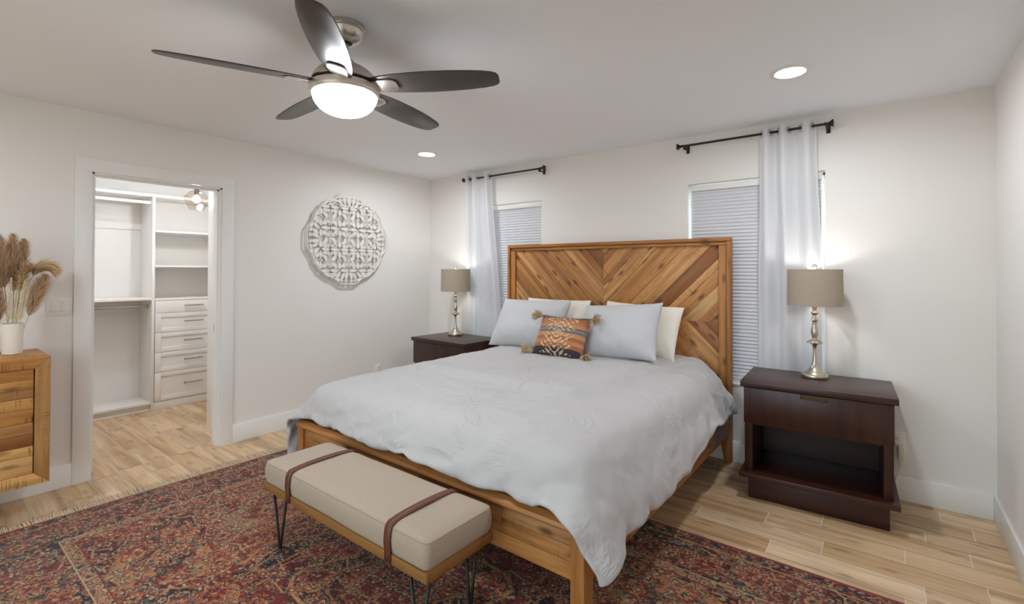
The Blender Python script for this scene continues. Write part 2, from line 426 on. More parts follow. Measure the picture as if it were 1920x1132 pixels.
# worn, uneven dye and knots
wear = k.noise(o, 2.4, 4, 0.6)
col = k.mix(k.math('MULTIPLY', k.ramp(wear, [(0.38, 0.0), (0.66, 1.0)]), 0.10), col, 'a08364')
kn = k.noise(k.vec(k.math('MULTIPLY', p0[0], 520), k.math('MULTIPLY', p0[1], 330), 0), 1.0, 2)
col = k.mix(0.6, col, k.mix(kn, '000000', 'ffffff'), 'OVERLAY')
pile = k.noise(o, 240, 3)
k.bsdf(col, 0.95, 0, k.bump(pile, 0.6, 0.006), 0.15, **{'Sheen Weight': 0.12, 'Sheen Roughness': 0.5})
M['persian_rug'] = k.mat

# ------------------------------------------------------------------ helpers: geometry
RNG = random.Random(11)
class MB:
    def __init__(s):
        s.bm = bmesh.new()
        s.uv = s.bm.loops.layers.uv.new('UVMap')
        s.rn = s.bm.loops.layers.uv.new('rnd')
    def _face(s, vs, uvs=None, rnd=(0.5, 0.5), smooth=False):
        try:
            f = s.bm.faces.new(vs)
        except ValueError:
            return None
        f.smooth = smooth
        for i, l in enumerate(f.loops):
            l[s.rn].uv = rnd
            if uvs is not None:
                l[s.uv].uv = uvs[i]
        return f
    def box(s, x0, x1, y0, y1, z0, z1, bev=0.0, grain='x', rnd=None, seg=2, mat=None, taper=None):
        t = bmesh.new()
        bmesh.ops.create_cube(t, size=1.0)
        for v in t.verts:
            v.co = Vector(((x0 + x1) / 2 + v.co.x * (x1 - x0), (y0 + y1) / 2 + v.co.y * (y1 - y0), (z0 + z1) / 2 + v.co.z * (z1 - z0)))
        if taper:
            for v in t.verts:
                v.co = Vector(taper(v.co))
        if bev:
            bmesh.ops.bevel(t, geom=t.edges[:], offset=bev, segments=seg, affect='EDGES', profile=0.5)
        s.take(t, grain, rnd, mat, bool(bev))
        return s
    def take(s, t, grain='x', rnd=None, mat=None, smooth=False):
        if rnd is None:
            rnd = (RNG.random(), RNG.random())
        t.normal_update()
        mp = {}
        for v in t.verts:
            mp[v] = s.bm.verts.new(mat @ v.co if mat else v.co)
        gi = 'xyz'.index(grain)
        for f in t.faces:
            n = [abs(c) for c in f.normal]
            oth = [i for i in range(3) if i != gi]
            # across direction: the remaining in-plane axis
            ac = oth[0] if n[oth[0]] < n[oth[1]] else oth[1]
            if n[gi] > 0.8:
                ua, va = oth
            else:
                ua, va = gi, ac
            s._face([mp[v] for v in f.verts], [(v.co[ua], v.co[va]) for v in f.verts], rnd, smooth)
        t.free()
    def poly_prism(s, pts, axis, a, b, bev=0.0, grain='x', rnd=None, mat=None):
        """pts: 2D polygon in the plane normal to axis (x:(y,z) y:(x,z) z:(x,y)), extruded a..b"""
        t = bmesh.new()
        def P(p, h):
            return {'x': (h, p[0], p[1]), 'y': (p[0], h, p[1]), 'z': (p[0], p[1], h)}[axis]
        lo = [t.verts.new(P(p, a)) for p in pts]
        hi = [t.verts.new(P(p, b)) for p in pts]
        n = len(pts)
        t.faces.new(lo); t.faces.new(list(reversed(hi)))
        for i in range(n):
            t.faces.new((lo[i], hi[i], hi[(i + 1) % n], lo[(i + 1) % n]))
        bmesh.ops.recalc_face_normals(t, faces=t.faces[:])
        if bev:
            bmesh.ops.bevel(t, geom=t.edges[:], offset=bev, segments=2, affect='EDGES', profile=0.5)
        s.take(t, grain, rnd, mat, bool(bev))
        return s
    def lathe(s, prof, seg=32, c=(0, 0, 0), mat=None, ang=2 * PI):
        rings = []
        for r, z in prof:
            if r < 1e-6:
                p = Vector((c[0], c[1], c[2] + z))
                rings.append([s.bm.verts.new(mat @ p if mat else p)])
            else:
                ring = []
                for i in range(seg):
                    a = ang * i / seg
                    p = Vector((c[0] + r * math.cos(a), c[1] + r * math.sin(a), c[2] + z))
                    ring.append(s.bm.verts.new(mat @ p if mat else p))
                rings.append(ring)
        for j in range(len(rings) - 1):
            A, B = rings[j], rings[j + 1]
            for i in range(seg):
                k2 = (i + 1) % seg
                if len(A) == 1 and len(B) == 1:
                    continue
                if len(A) == 1:
                    s._face((A[0], B[k2], B[i]), None, (0.5, 0.5), True)
                elif len(B) == 1:
                    s._face((A[i], A[k2], B[0]), None, (0.5, 0.5), True)
                else:
                    s._face((A[i], A[k2], B[k2], B[i]), None, (0.5, 0.5), True)
        return s
    def tube(s, pts, r, seg=8, closed=False, flat=None):
        """round bar along pts; r number or list; flat=(normal, ratio) squashes the section"""
        pts = [Vector(p) for p in pts]
        n = len(pts)
        rings = []
        up = Vector((0, 0, 1))
        prev = None
        for i, p in enumerate(pts):
            if closed:
                t = pts[(i + 1) % n] - pts[i - 1]
            else:
                t = pts[min(i + 1, n - 1)] - pts[max(i - 1, 0)]
            t.normalize()
            if prev is None:
                a = up if abs(t.dot(up)) < 0.9 else Vector((1, 0, 0))
                u = t.cross(a).normalized()
            else:
                u = (prev - t * prev.dot(t)).normalized()
            prev = u
            w = t.cross(u)
            rr = r[i] if isinstance(r, (list, tuple)) else r
            ring = []
            for q in range(seg):
                an = 2 * PI * q / seg
                ring.append(s.bm.verts.new(p + u * math.cos(an) * rr + w * math.sin(an) * rr))
            rings.append(ring)
        m = n if closed else n - 1
        for j in range(m):
            A, B = rings[j], rings[(j + 1) % n]
            for q in range(seg):
                s._face((A[q], A[(q + 1) % seg], B[(q + 1) % seg], B[q]), None, (0.5, 0.5), True)
        if not closed:
            s._face(list(reversed(rings[0]))); s._face(rings[-1])
        return s
    def grid(s, G, uvf=None, smooth=True, rnd=(0.5, 0.5), flip=False):
        """G[j][i] points"""
        ny, nx = len(G), len(G[0])
        V = [[s.bm.verts.new(G[j][i]) for i in range(nx)] for j in range(ny)]
        for j in range(ny - 1):
            for i in range(nx - 1):
                q = [(j, i), (j, i + 1), (j + 1, i + 1), (j + 1, i)]
                if flip:
                    q.reverse()
                s._face([V[a][b] for a, b in q], [uvf(b / (nx - 1), a / (ny - 1)) for a, b in q] if uvf else None, rnd, smooth)
        return V
    def build(s, name, mat, parent=None, angle=40):
        bmesh.ops.recalc_face_normals(s.bm, faces=s.bm.faces[:])
        me = bpy.data.meshes.new(name)
        s.bm.to_mesh(me); s.bm.free()
        me.materials.append(M[mat] if isinstance(mat, str) else mat)
        if angle:
            me.set_sharp_from_angle(angle=math.radians(angle))
        o = bpy.data.objects.new(name, me)
        COL.objects.link(o)
        if parent is not None:
            o.parent = parent
        return o

def tag(o, label=None, cat=None, group=None, kind=None):
    if label: o['label'] = label
    if cat: o['category'] = cat
    if group: o['group'] = group
    if kind: o['kind'] = kind
    return o
def thing(name, label, cat, loc=(0, 0, 0), rotz=0.0, group=None):
    o = bpy.data.objects.new(name, None)
    o.empty_display_size = 0.1
    COL.objects.link(o)
    o.location = loc; o.rotation_euler = (0, 0, rotz)
    return tag(o, label, cat, group)
def struct(o):
    o['kind'] = 'structure'
    return o
def kids(o):
    return [c for c in bpy.data.objects if c.parent == o]
def copy_tree(o, parent=None):
    c = o.copy(); COL.objects.link(c)
    if parent is not None:
        c.parent = parent
    for ch in kids(o):
        copy_tree(ch, c)
    return c

# ------------------------------------------------------------------ the room
WT = 0.14                                     # wall thickness
DY0, DY1, DZ = -3.0055, -2.2077, 2.043        # closet doorway in the left wall
WIN = [(0.653, 1.558, 0.573, 2.069), (2.938, 3.843, 0.573, 2.069)]
FILL_WIN = (1.60, 4.20, 0.10, 2.15)               # unseen window, added behind the camera for daylight fill

# floor: plank tiles in rows along x, each with its own grain
def plank_floor():
    mb = MB()
    x_lo, x_hi, y_lo, y_hi = -2.05, W, YF, 0.0
    known = {0: 4.398, 1: 4.522, 2: 4.318, 3: 4.48, 4: 4.228, 6: 4.289}
    L, P = 0.605, 0.155
    rr = random.Random(5)
    k0 = -1
    while True:
        yt = -0.06 - P * k0
        yb = yt - P
        ph = known.get(k0, rr.random() * L + 4.0)
        if yt < y_lo:
            break
        a, b = max(yb + 0.0022, y_lo), min(yt - 0.0022, y_hi)
        x = ph - L * math.ceil((ph - x_lo) / L)
        while x < x_hi:
            c, d = max(x + 0.0022, x_lo), min(x + L - 0.0022, x_hi)
            # nothing stands under the walls or outside the closet
            if d - c > 0.01 and b - a > 0.005 and not (d < 0 and (yt < -3.7 or yb > -1.3)):
                if d < 0 or c > 0 or (yb < -1.3 and yt > -3.7):
                    cc, dd = c, d
                else:
                    cc, dd = max(c, 0.0), d
                t = bmesh.new()
                vs = [t.verts.new(p) for p in ((cc, a, 0), (dd, a, 0), (dd, b, 0), (cc, b, 0))]
                t.faces.new(vs)
                mb.take(t, 'x', (rr.random(), rr.random()))
            x += L
        k0 += 1
    o = mb.build('floor', 'floor_plank', None, 0)
    struct(o)
    g = MB(); g.box(-2.1, W + 0.1, YF - 0.1, 0.1, -0.06, -0.0015)
    struct(g.build('floor_grout', 'grout', o, 0))
plank_floor()
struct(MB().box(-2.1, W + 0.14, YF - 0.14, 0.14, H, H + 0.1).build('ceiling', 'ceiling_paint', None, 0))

mb = MB()
xs = [-0.12] + [v for w in WIN for v in w[:2]] + [W + 0.14]
for a, b in ((xs[0], xs[1]), (xs[2], xs[3]), (xs[4], xs[5])):
    mb.box(a, b, 0, WT, 0, H)
for x0, x1, z0, z1 in WIN:
    mb.box(x0, x1, 0, WT, 0, z0); mb.box(x0, x1, 0, WT, z1, H)
struct(mb.build('wall_back', 'wall_paint', None, 0))
mb = MB()
mb.box(-0.12, 0, DY1, 0, 0, H); mb.box(-0.12, 0, YF, DY0, 0, H); mb.box(-0.12, 0, DY0, DY1, DZ, H)
struct(mb.build('wall_left', 'wall_paint', None, 0))
struct(MB().box(W, W + 0.14, YF - 0.14, 0, 0, H).build('wall_right', 'wall_paint', None, 0))
mb = MB()
mb.box(-0.12, FILL_WIN[0], YF - 0.14, YF, 0, H); mb.box(FILL_WIN[1], W, YF - 0.14, YF, 0, H)
mb.box(FILL_WIN[0], FILL_WIN[1], YF - 0.14, YF, 0, FILL_WIN[2]); mb.box(FILL_WIN[0], FILL_WIN[1], YF - 0.14, YF, FILL_WIN[3], H)
struct(mb.build('wall_front', 'wall_paint', None, 0))

# closet shell
struct(MB().box(-2.08, -1.935, -3.68, -1.36, 0, H).build('wall_closet_back', 'closet_white', None, 0))
struct(MB().box(-1.935, -0.12, -3.68, -3.56, 0, H).build('wall_closet_left', 'closet_white', None, 0))
mb = MB(); mb.box(-1.935, -0.60, -1.50, -1.36, 0, H); mb.box(-0.60, -0.12, -2.09, -1.36, 0, H)
struct(mb.build('wall_closet_right', 'closet_white', None, 0))

# baseboards
BB, BT = 0.145, 0.015
struct(MB().box(0, BT, DY1 + 0.083, 0, 0, BB, 0.003).box(0, BT, YF, DY0 - 0.083, 0, BB, 0.003).build('baseboard_left', 'trim_paint'))
struct(MB().box(BT, W - BT, -BT, 0, 0, BB, 0.003).build('baseboard_back', 'trim_paint'))
struct(MB().box(W - BT, W, YF, 0, 0, BB, 0.003).build('baseboard_right', 'trim_paint'))

# doorway: casing, lining, open door leaf with hinges
door = struct(thing('door_1', None, None, (0, 0, 0)))
for a, b in ((DY0 - 0.083, DY0 + 0.004), (DY1 - 0.004, DY1 + 0.083)):
    MB().box(0, 0.018, a, b, 0, DZ, 0.002).build('casing', 'trim_paint', door)
MB().box(0, 0.018, DY0 - 0.083, DY1 + 0.083, DZ - 0.004, DZ + 0.084, 0.002).build('head_casing', 'trim_paint', door)
MB().box(-0.125, 0.004, DY0, DY0 + 0.016, 0, DZ).box(-0.125, 0.004, DY1 - 0.016, DY1, 0, DZ).box(-0.125, 0.004, DY0, DY1, DZ - 0.016, DZ).build('lining', 'trim_paint', door, 0)
MB().box(-0.06, -0.022, DY1 - 0.028, DY1 - 0.016, 0, DZ - 0.016).box(-0.06, -0.022, DY0 + 0.016, DY1 - 0.016, DZ - 0.028, DZ - 0.016).build('door_stop', 'trim_paint', door, 0)
leaf = MB().box(-0.92, -0.135, DY0 + 0.014, DY0 + 0.049, 0.008, DZ - 0.02, 0.002).build('door_leaf', 'trim_paint', door)
mb = MB(); mb.lathe([(0.026, 0), (0.026, 0.01), (0.012, 0.014), (0.012, 0.035), (0.027, 0.045), (0.024, 0.068), (0, 0.072)], 20, (0, 0, 0), Matrix.Translation((-0.86, DY0 + 0.049, 0.95)) @ Matrix.Rotation(-PI / 2, 4, 'X'))
mb.build('door_knob', 'brushed_nickel', leaf)
for z in (1.82, 1.04, 0.30):
    MB().box(-0.1385, -0.1345, DY0 + 0.020, DY0 + 0.044, z - 0.045, z + 0.045, 0.001).tube([(-0.130, DY0 + 0.018, z - 0.045), (-0.130, DY0 + 0.018, z + 0.045)], 0.006).build('hinge', 'brushed_nickel', leaf)
MB().box(-0.095, -0.065, DY1 - 0.0175, DY1 - 0.0155, 0.895, 0.96, 0.0005).build('strike_plate', 'black_iron', door)

# windows
for i, (x0, x1, z0, z1) in enumerate(WIN):
    w = struct(thing('window_%d' % (i + 1), None, None, ((x0 + x1) / 2, 0, z0)))
    hw, hh = (x1 - x0) / 2, z1 - z0
    mb = MB()
    for a, b, c, d in ((-hw, -hw + .018, 0, hh), (hw - .018, hw, 0, hh), (-hw, hw, 0, .03), (-hw, hw, hh - .014, hh), (-hw, hw, hh / 2 - .015, hh / 2 + .015)):
        mb.box(a, b, .095, .135, c, d)
    mb.build('window_frame', 'plastic_white', w, 0)
    MB().box(-hw + .018, hw - .018, .113, .117, .03, hh - .014).build('window_pane', 'window_glass', w, 0)
    MB().box(-hw, hw, -.012, .095, -.012, .002, .003).build('window_sill', 'trim_paint', w)
w = struct(thing('window_3', None, None, ((FILL_WIN[0] + FILL_WIN[1]) / 2, YF, FILL_WIN[2])))  # added window, out of view, that brings in fill daylight
hw, hh = (FILL_WIN[1] - FILL_WIN[0]) / 2, FILL_WIN[3] - FILL_WIN[2]
mb = MB()
for a, b, c, d in ((-hw, -hw + .05, 0, hh), (hw - .05, hw, 0, hh), (-hw, hw, 0, .05), (-hw, hw, hh - .05, hh), (-.025, .025, 0, hh)):
    mb.box(a, b, -.12, -.07, c, d)
mb.build('window_frame', 'plastic_white', w, 0)
MB().box(-hw + .05, hw - .05, -.098, -.094, .05, hh - .05).build('window_pane', 'window_glass', w, 0)

# pleated blinds hanging in the two window recesses
def blind(x0, x1, z0, z1, label):
    t = thing('window_blind', label, 'window blind', ((x0 + x1) / 2, 0.0, z1 - .004), 0, 'white pleated blinds')
    hw = (x1 - x0) / 2 - .020
    hh = z1 - z0 - .006
    MB().box(-hw, hw, .018, .062, -.050, -.010, .003).build('headrail', 'trim_paint', t)
    MB().box(-hw, hw, .030, .055, -hh, -hh + .018, .003).build('bottom_rail', 'blind_white', t)
    zt, zb, pitch = -.050, -hh + .018, .0265
    n = int(round((zt - zb) / pitch))
    pitch = (zt - zb) / n
    prof = []
    for i in range(n):
        zz = zt - i * pitch
        for f, y in ((0.0, .0400), (0.12, .0380), (0.45, .0345), (0.62, .0335), (0.74, .0342), (0.92, .0388)):
            prof.append((y, zz - f * pitch))
    prof.append((.0400, zb))
    G = [[(-hw + .004, y, z), (hw - .004, y, z)] for y, z in prof]
    mb = MB(); mb.grid(G, None, False)
    mb.grid([[(-hw + .004, y + .012, z), (hw - .004, y + .012, z)] for y, z in prof], None, False)
    mb.build('pleated_slats', 'blind_white', t, 0)
    return t
blind(*WIN[0], 'white pleated blind in the narrow window beside the corner lamp and left nightstand')
blind(*WIN[1], 'white pleated blind in the window between headboard and the nearer lamp')

# curtain rods and curtains
def rod(x0, x1, brk, label):
    t = thing('curtain_rod', label, 'curtain rod', ((x0 + x1) / 2, -.08, 2.355), 0, 'dark curtain rods')
    hw = (x1 - x0) / 2
    MB().tube([(-hw + .05, 0, 0), (hw - .05, 0, 0)], .0085, 12).build('rod', 'rod_bronze', t)
    for s in (-1, 1):
        X = Matrix.Translation((s * (hw - .05), 0, 0)) @ Matrix.Rotation(s * PI / 2, 4, 'Y')
        mb = MB(); mb.lathe([(0, 0), (.012, 0), (.014, .006), (.011, .012), (.011, .02), (.015, .028), (.027, .044), (.030, .05), (.0, .052)], 4, (0, 0, 0), X @ Matrix.Rotation(PI / 4, 4, 'Z'))
        mb.build('finial', 'rod_bronze', t, 20)
    for b in brk:
        bx = b - (x0 + x1) / 2
        MB().box(bx - .007, bx + .007, .012, .08, -.026, -.019).box(bx - .008, bx + .008, -.013, .013, -.030, -.008, .002).box(bx - .012, bx + .012, .074, .0795, -.045, .012, .001).build('bracket', 'rod_bronze', t)
    return t
rod(0.604, 1.646, (0.66, 1.59), 'dark curtain rod above the window beside the corner lamp')
rod(2.886, 3.897, (2.944, 3.862), 'dark curtain rod above the window with the nearer nightstand')

def curtain(xt0, xt1, xb0, xb1, crest, label, seed):
    t = thing('curtain', label, 'curtain', ((xt0 + xt1) / 2, -.08, 2.355), 0, 'white grommet curtains')
    ox = (xt0 + xt1) / 2
    rr = random.Random(seed)
    # knots of the folded top edge: (s, depth -1 front .. +1 back)
    kn = crest
    def fold(s_):
        for (a, da), (b, db) in zip(kn, kn[1:]):
            if a <= s_ <= b:
                f = (s_ - a) / (b - a)
                return da + (db - da) * (0.5 - 0.5 * math.cos(PI * f))
        return kn[-1][1]
    nx, nz = 130, 60
    zt, zb = 0.040, -2.335
    G = []
    for j in range(nz + 1):
        v = j / nz
        z = zt + (zb - zt) * v
        row = []
        for i in range(nx + 1):
            s_ = i / nx
            q = min(1, max(0, v * 1.5))
            q = q * q * (3 - 2 * q)
            xx = (xt0 + (xt1 - xt0) * s_) * (1 - q) + (xb0 + (xb1 - xb0) * s_) * q
            amp = .034 * (1 - q) + .020 * q
            yc = 0.0 * (1 - q) + .052 * q
            sw = s_ + .020 * math.sin(7 * s_ + 3 * v + seed) * q
            yy = yc + amp * fold(min(1, max(0, sw)))
            yy += .010 * q * (mnoise.noise(Vector((s_ * 7, v * 3.0, seed))) ) + .003 * mnoise.noise(Vector((s_ * 25, v * 9, seed)))
            xx += .012 * q * mnoise.noise(Vector((s_ * 2.0, v * 3.5, seed + 9)))
            row.append((xx - ox, yy, z))
        G.append(row)
    mb = MB(); mb.grid(G)
    cl = mb.build('cloth', 'curtain_voile', t, 0)
    # grommets where the cloth crosses the rod
    N = 400
    prev = fold(0)
    for i in range(1, N + 1):
        f = fold(i / N)
        if prev * f < 0:
            s_ = i / N
            X = xt0 + (xt1 - xt0) * s_ - ox
            dx = (xt1 - xt0) * .01; dy = .034 * (fold(min(1, s_ + .01)) - f)
            ang = math.atan2(dy, dx)
            pts = [(X + .021 * math.cos(a) * math.cos(ang), .021 * math.cos(a) * math.sin(ang), .021 * math.sin(a)) for a in [2 * PI * q / 20 for q in range(20)]]
            MB().tube(pts, .0038, 6, True).build('grommet', 'brushed_nickel', t)
        prev = f
    return t
def crests(x0, x1, fronts):
    kn = [(0.0, 0.35)]
    last = None
    for f in fronts:
        s_ = (f - x0) / (x1 - x0)
        if last is not None:
            kn.append(((last + s_) / 2, 1.0))
        kn.append((s_, -1.0)); last = s_
    kn.append((1.0, 0.7))
    return kn
curtain(0.628, 0.985, 0.59, 1.072, crests(0.628, 0.985, (0.668, 0.760, 0.948)), 'white curtain hanging behind the corner lamp and farther nightstand', 3)
curtain(3.463, 3.800, 3.445, 3.850, crests(3.463, 3.80, (3.505, 3.605, 3.750)), 'white curtain hanging behind the nearer lamp, right of the headboard', 8)

# ------------------------------------------------------------------ recessed ceiling lights
can_labels = ['round recessed ceiling light near the far corner above the carved wall panel',
              'round recessed ceiling light above the nearer nightstand',
              'round recessed ceiling light over the dresser end of the room',
              'round recessed ceiling light inside the closet']
for (cx, cy), lb in zip(CAN_SPOTS, can_labels):
    t = thing('recessed_ceiling_light', lb, 'ceiling light', (cx, cy, H), 0, 'recessed ceiling lights')
    MB().lathe([(.064, -.003), (.072, -.010), (.088, -.010), (.094, -.006), (.096, 0), (.06, 0)], 48).build('trim_ring', 'plastic_white', t)
    MB().lathe([(.0655, -.0035), (.060, -.0045), (.03, -.006), (0, -.006)], 48).build('diffuser', 'closet_glow' if cx < 0 else 'can_glow', t)

# ------------------------------------------------------------------ ceiling fan
FX, FY = 2.334, -2.624
fan = thing('ceiling_fan', 'five-blade ceiling fan with dark blades, nickel motor and lit bowl', 'ceiling fan', (FX, FY, H))
MB().lathe([(0, 0), (.078, 0), (.079, -.018), (.076, -.021), (.076, -.026), (.078, -.029), (.074, -.042), (.064, -.058), (.046, -.072), (.030, -.076), (.030, -.070), (0, -.070)], 48).build('canopy', 'brushed_nickel', fan)
MB().lathe([(0, -.068), (.028, -.068), (.026, -.078), (.0135, -.082), (0, -.082)], 24).build('ball_joint', 'black_iron', fan)
MB().lathe([(.0125, -.075), (.0125, -.150), (.021, -.150), (.021, -.158), (.0, -.158)], 24).build('downrod', 'brushed_nickel', fan)
MB().lathe([(.0, -.140), (.024, -.140), (.034, -.152), (.050, -.166), (.086, -.186), (.112, -.204), (.128, -.224), (.134, -.244), (.130, -.248), (.0, -.248)], 56).build('motor_housing', 'brushed_nickel', fan)
MB().lathe([(0, -.246), (.122, -.246), (.122, -.266), (0, -.266)], 48).build('blade_slot', 'black_iron', fan)
MB().lathe([(0, -.262), (.136, -.262), (.143, -.266), (.144, -.288), (.140, -.298), (.134, -.302), (.0, -.302)], 56).build('trim_band', 'brushed_nickel', fan)
bowl = [(.133, -.298)]
for i in range(1, 13):
    a = PI / 2 * i / 12
    bowl.append((.133 * math.cos(a) ** .85 if i < 12 else 0, -.298 - .090 * math.sin(a)))
MB().lathe(bowl, 48).build('light_bowl', 'fan_glow', fan)
def blade_pts():
    up = [(.100, .040), (.15, .052), (.22, .062), (.30, .068), (.38, .070), (.46, .0685), (.54, .063), (.60, .056), (.64, .047), (.660, .036), (.668, .020)]
    lo = [(x, -y) for x, y in up]
    return up + list(reversed(lo))
for k_ in range(5):
    a = math.radians(-113.5 + 72 * k_)
    X = Matrix.Translation((0, 0, -.259)) @ Matrix.Rotation(a, 4, 'Z') @ Matrix.Rotation(-math.radians(12.5), 4, 'X')
    mb = MB(); mb.poly_prism(blade_pts(), 'z', -.003, .003, .0015, 'x', None, X)
    bl = mb.build('blade', 'fan_blade', fan, 30)
    ir = [(.112, .026), (.16, .038), (.20, .040), (.225, .034), (.236, .020), (.236, -.020), (.225, -.034), (.20, -.040), (.16, -.038), (.112, -.026)]
    mb = MB(); mb.poly_prism(ir, 'z', -.011, -.0035, .003, 'x', None, X)
    mb.build('blade_bracket', 'brushed_nickel', bl, 30)

# ------------------------------------------------------------------ rug
rx, ry = (RUG_X0 + RUG_X1) / 2, (RUG_Y0 + RUG_Y1) / 2
rug = thing('area_rug', 'red and navy patterned persian rug under the bed and bench', 'rug', (rx, ry, 0))
hx, hy = (RUG_X1 - RUG_X0) / 2, (RUG_Y1 - RUG_Y0) / 2
MB().box(-hx, hx, -hy, hy, 0.001, .010, .003).build('pile', 'persian_rug', rug)
mb = MB()
rr = random.Random(21)
for sx in (-1, 1):
    y = -hy
    while y < hy:
        cl = mnoise.noise(Vector((y * 9, sx, 0)))
        L = .095 + .040 * rr.random() + .02 * cl
        dy = (rr.random() - .5) * .03 + cl * .03
        x0 = sx * (hx - .004)
        pts = [(x0, y, .006), (x0 + sx * L * .5, y + dy * .4, .007 + .004 * rr.random()), (x0 + sx * L, y + dy, .003)]
        w_ = .0013 + .0012 * rr.random()
        mb.tube(pts, [w_, w_ * 1.2, w_ * .6], 4)
        y += .0042 + .004 * rr.random()
tag(mb.build('fringe', 'fringe_yarn', rug, 0), 'tan knotted fringe', None, None, 'stuff')

# ------------------------------------------------------------------ bed
BX = 2.2425
bed = thing('bed', 'wooden king bed with chevron plank headboard', 'bed', (BX, 0, 0))
HW = 1.0275
def clip(poly, nx_, ny_, c_):
    """keep nx*x+ny*y<=c"""
    out = []
    for i in range(len(poly)):
        a, b = poly[i], poly[(i + 1) % len(poly)]
        da, db = nx_ * a[0] + ny_ * a[1] - c_, nx_ * b[0] + ny_ * b[1] - c_
        if da <= 0: out.append(a)
        if da * db < 0:
            t = da / (da - db)
            out.append((a[0] + (b[0] - a[0]) * t, a[1] + (b[1] - a[1]) * t))
    return out
rr = random.Random(37)
mb = MB()
PX, PZ0, PZM, PZ1 = .946, .30, 1.012, 1.588
for qx in (-1, 1):
    for up in (-1, 1):
        quad = [(0, PZM), (qx * PX, PZM), (qx * PX, PZ1 if up > 0 else PZ0), (0, PZ1 if up > 0 else PZ0)]
        ang = math.radians(45) * (1 if qx * up > 0 else -1)      # plank direction
        ca, sa = math.cos(ang), math.sin(ang)
        rot = [(x * ca + (z - PZM) * sa, -x * sa + (z - PZM) * ca) for x, z in quad]
        v0 = min(p[1] for p in rot); v1 = max(p[1] for p in rot)
        v = v0 - rr.random() * .05
        while v < v1:
            w_ = rr.choice((.042, .05, .062, .075, .09, .105))
            pg = clip(clip(rot, 0, -1, -(v + .0006)), 0, 1, v + w_ - .0006)
            if len(pg) >= 3:
                ar = abs(sum(pg[i][0] * pg[(i + 1) % len(pg)][1] - pg[(i + 1) % len(pg)][0] * pg[i][1] for i in range(len(pg)))) / 2
                if ar > 2e-4:
                    X = Matrix.Translation((0, 0, PZM)) @ Matrix.Rotation(-ang, 4, 'Y')
                    mb.poly_prism(pg, 'y', -.032, -.0535 - rr.random() * .0035, .0012, 'x', (rr.random(), rr.random()), X)
            v += w_
mb.build('headboard_panel', 'acacia', bed, 30)
mb = MB()
for s in (-1, 1):
    mb.box(s * (HW - .026) if s < 0 else HW - .026, s * HW if s > 0 else -HW + .026, -.088, -.006, .22, 1.640, .003, 'z') if False else None
    a, b = sorted((s * HW, s * (HW - .026)))
    mb.box(a, b, -.088, -.008, .24, 1.612, .003, 'z')
    a, b = sorted((s * (HW - .0295), s * .946))
    mb.box(a, b, -.074, -.012, .24, 1.584, .003, 'z')
mb.box(-HW, .28, -.088, -.008, 1.613, 1.640, .003, 'x')
mb.box(.281, HW, -.088, -.008, 1.613, 1.640, .003, 'x', (.02, .4))
mb.box(-HW + .026, HW - .026, -.074, -.012, 1.586, 1.6105, .003, 'x')
mb.box(-HW + .02, HW - .02, -.033, -.011, .28, 1.60, 0, 'x')
mb.build('headboard_frame', 'acacia_frame', bed)
for s in (-1, 1):
    # rear leg: tapers on its inner edge
    pts = [(s * HW, 0), (s * (HW - .040), 0), (s * (HW - .084), .245), (s * HW, .245)]
    MB().poly_prism(pts, 'y', -.086, -.010, .002, 'z').build('leg', 'acacia_frame', bed)
for s in (-1, 1):
    a, b = sorted((s * (HW + .003), s * (HW - .057)))
    MB().box(a, b, -2.222, -2.150, .0105, .405, .003, 'z').build('leg', 'acacia_frame', bed)
for s in (-1, 1):
    a, b = sorted((s * (HW - .004), s * (HW - .032)))
    MB().box(a, b, -2.149, -.089, .212, .330, .003, 'y').box(a, b, -2.149, -.089, .3315, .425, .003, 'y').build('side_rail', 'acacia_frame', bed)
mb = MB()
z = .212
for hgt, cut in ((.068, (.35,)), (.060, (-.4, .62)), (.064, (.1,))):
    xs_ = [-HW + .058] + list(cut) + [HW - .058]
    for a, b in zip(xs_, xs_[1:]):
        mb.box(a + .0006, b - .0006, -2.206, -2.180, z, z + hgt - .001, .0018, 'x')
    z += hgt
mb.build('foot_panel', 'acacia', bed)
mb = MB()
for a, b in ((-HW, .12), (.121, HW)):
    pts = [(-2.150, .406), (-2.232, .406), (-2.236, .414), (-2.230, .428), (-2.205, .444), (-2.150, .446)]
    mb.poly_prism(pts, 'x', a, b, .002, 'x')
mb.build('foot_rail_cap', 'acacia_frame', bed)
mb = MB()
for i in range(9):
    y = -2.0 + i * .23
    mb.box(-HW + .033, HW - .033, y - .035, y + .035, .215, .235, .002, 'x')
mb.build('slat', 'acacia_frame', bed)
tag(MB().box(-.97, .97, -2.125, -.105, .237, .60, .07, seg=5).build('mattress', 'mattress_cloth'), 'white mattress lying under the duvet on the wooden bed', 'mattress').location = (BX, 0, 0)

